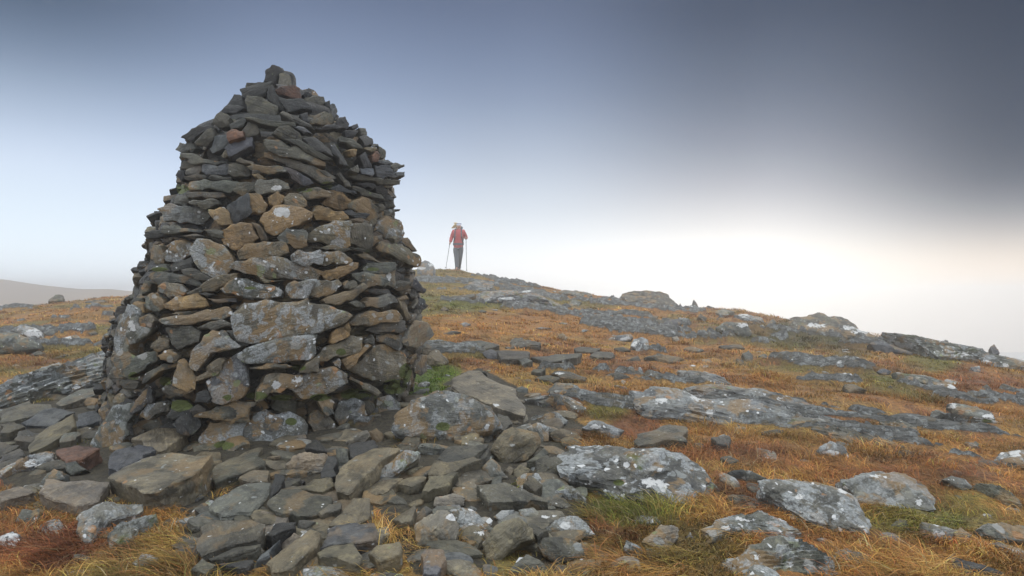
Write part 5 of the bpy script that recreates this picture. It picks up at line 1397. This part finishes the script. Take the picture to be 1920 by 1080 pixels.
for s in (-1, 1):
    Ve, Fe = ICO[2]; c = np.array([.066+s*.030, -.092, 1.560])
    simple('eye', [tuple(c+v*np.array([.012, .008, .008])) for v in Ve], [tuple(map(int, f)) for f in Fe], M_EYE, person)
skin_obj('mouth', [(.045, -.098, 1.492), (.066, -.104, 1.490), (.087, -.098, 1.492)], [(0, 1), (1, 2)], [.006, .008, .006], M_RED, person, 1)
# backpack, carried
pack = bpy.data.objects.new('backpack', None); pack.location = (hxw+.05, HYD+.16, hzw+1.0); link(pack)
tag(pack, 'dark backpack on the back of the hiker, grey straps over the red jacket', 'backpack')
skin_obj('pack_body', [(0, .04, -.06), (0, .07, .12), (0, .06, .32), (.01, .05, .46)], [(0, 1), (1, 2), (2, 3)], [(.15, .10), (.20, .15), (.20, .14), (.18, .09)], M_PACK, pack)
skin_obj('pack_lid', [(-.11, .04, .50), (.02, .04, .53), (.14, .04, .49)], [(0, 1), (1, 2)], [.055, .07, .055], M_PACK, pack)
for s in (-1, 1):
    skin_obj('shoulder_strap', [(s*.105, .02, .44), (s*.115, -.14, .47), (s*.110, -.305, .36), (s*.120, -.315, .16), (s*.165, -.20, -.02), (s*.16, -.02, -.06)], [(0, 1), (1, 2), (2, 3), (3, 4), (4, 5)], [(.024, .012)]*6, M_PACK, pack)
simple('hip_belt', *ring_mesh(-.005, -.15, -.12, -.05, .178, .135, .014), M_PACK, pack)
# poles, held
for (grip, tipx, tipy) in ((gL, -.37, -.30), (gR, .345, -.10)):
    gx, gy, gz = grip.x+hxw, grip.y+HYD, grip.z+hzw
    tx, ty = tipx+hxw, tipy+HYD; tz = float(terr(tx, ty))
    root = bpy.data.objects.new('trekking_pole', None); root.location = (tx, ty, tz); link(root)
    left = tipx < 0
    tag(root, 'slanting trekking pole held low on the hair side of the hiker' if left else 'upright trekking pole in the raised hand of the hiker', 'trekking pole')
    top = np.array([gx-tx, gy-ty, gz-tz]); L_ = np.linalg.norm(top); u_ = top/L_
    P_ = lambda s: tuple(u_*s)
    skin_obj('shaft', [P_(.05), P_(L_*.5), P_(L_-.06)], [(0, 1), (1, 2)], [.009, .010, .011], M_METAL, root, 1)
    skin_obj('grip', [P_(L_-.08), P_(L_), P_(L_+.07)], [(0, 1), (1, 2)], [.014, .015, .019], M_BOOT, root, 1)
    skin_obj('tip', [P_(0.), P_(.06)], [(0, 1)], [.004, .008], M_METAL, root, 1)
    v_, f_ = ring_mesh(0, 0, .07, .078, .008, .008, .03); simple('basket', v_, f_, M_BOOT, root)
# ------------------------------------------------------------------ haze
m = bpy.data.materials.new('mist'); m.use_nodes = True; t = m.node_tree; t.nodes.clear()
out = N(t, 'ShaderNodeOutputMaterial'); pv = N(t, 'ShaderNodeVolumePrincipled')
pv.inputs['Color'].default_value = (1, 1, 1, 1)
pv.inputs['Density'].default_value = .0072
pv.inputs['Anisotropy'].default_value = .72
t.links.new(pv.outputs[0], out.inputs['Volume'])
X0, X1, Y0, Y1, Z0, Z1 = -1010, 1010, -45, 300, -26, 4.3
vs = [(x, y, z) for z in (Z0, Z1) for y in (Y0, Y1) for x in (X0, X1)]
fs = np.array([[0, 2, 3, 1], [4, 5, 7, 6], [0, 1, 5, 4], [2, 6, 7, 3], [0, 4, 6, 2], [1, 3, 7, 5]])
me = np_mesh('haze', vs, [fs], None, False); me.materials.append(m)
o = bpy.data.objects.new('haze', me); link(o); tag(o, kind='stuff')
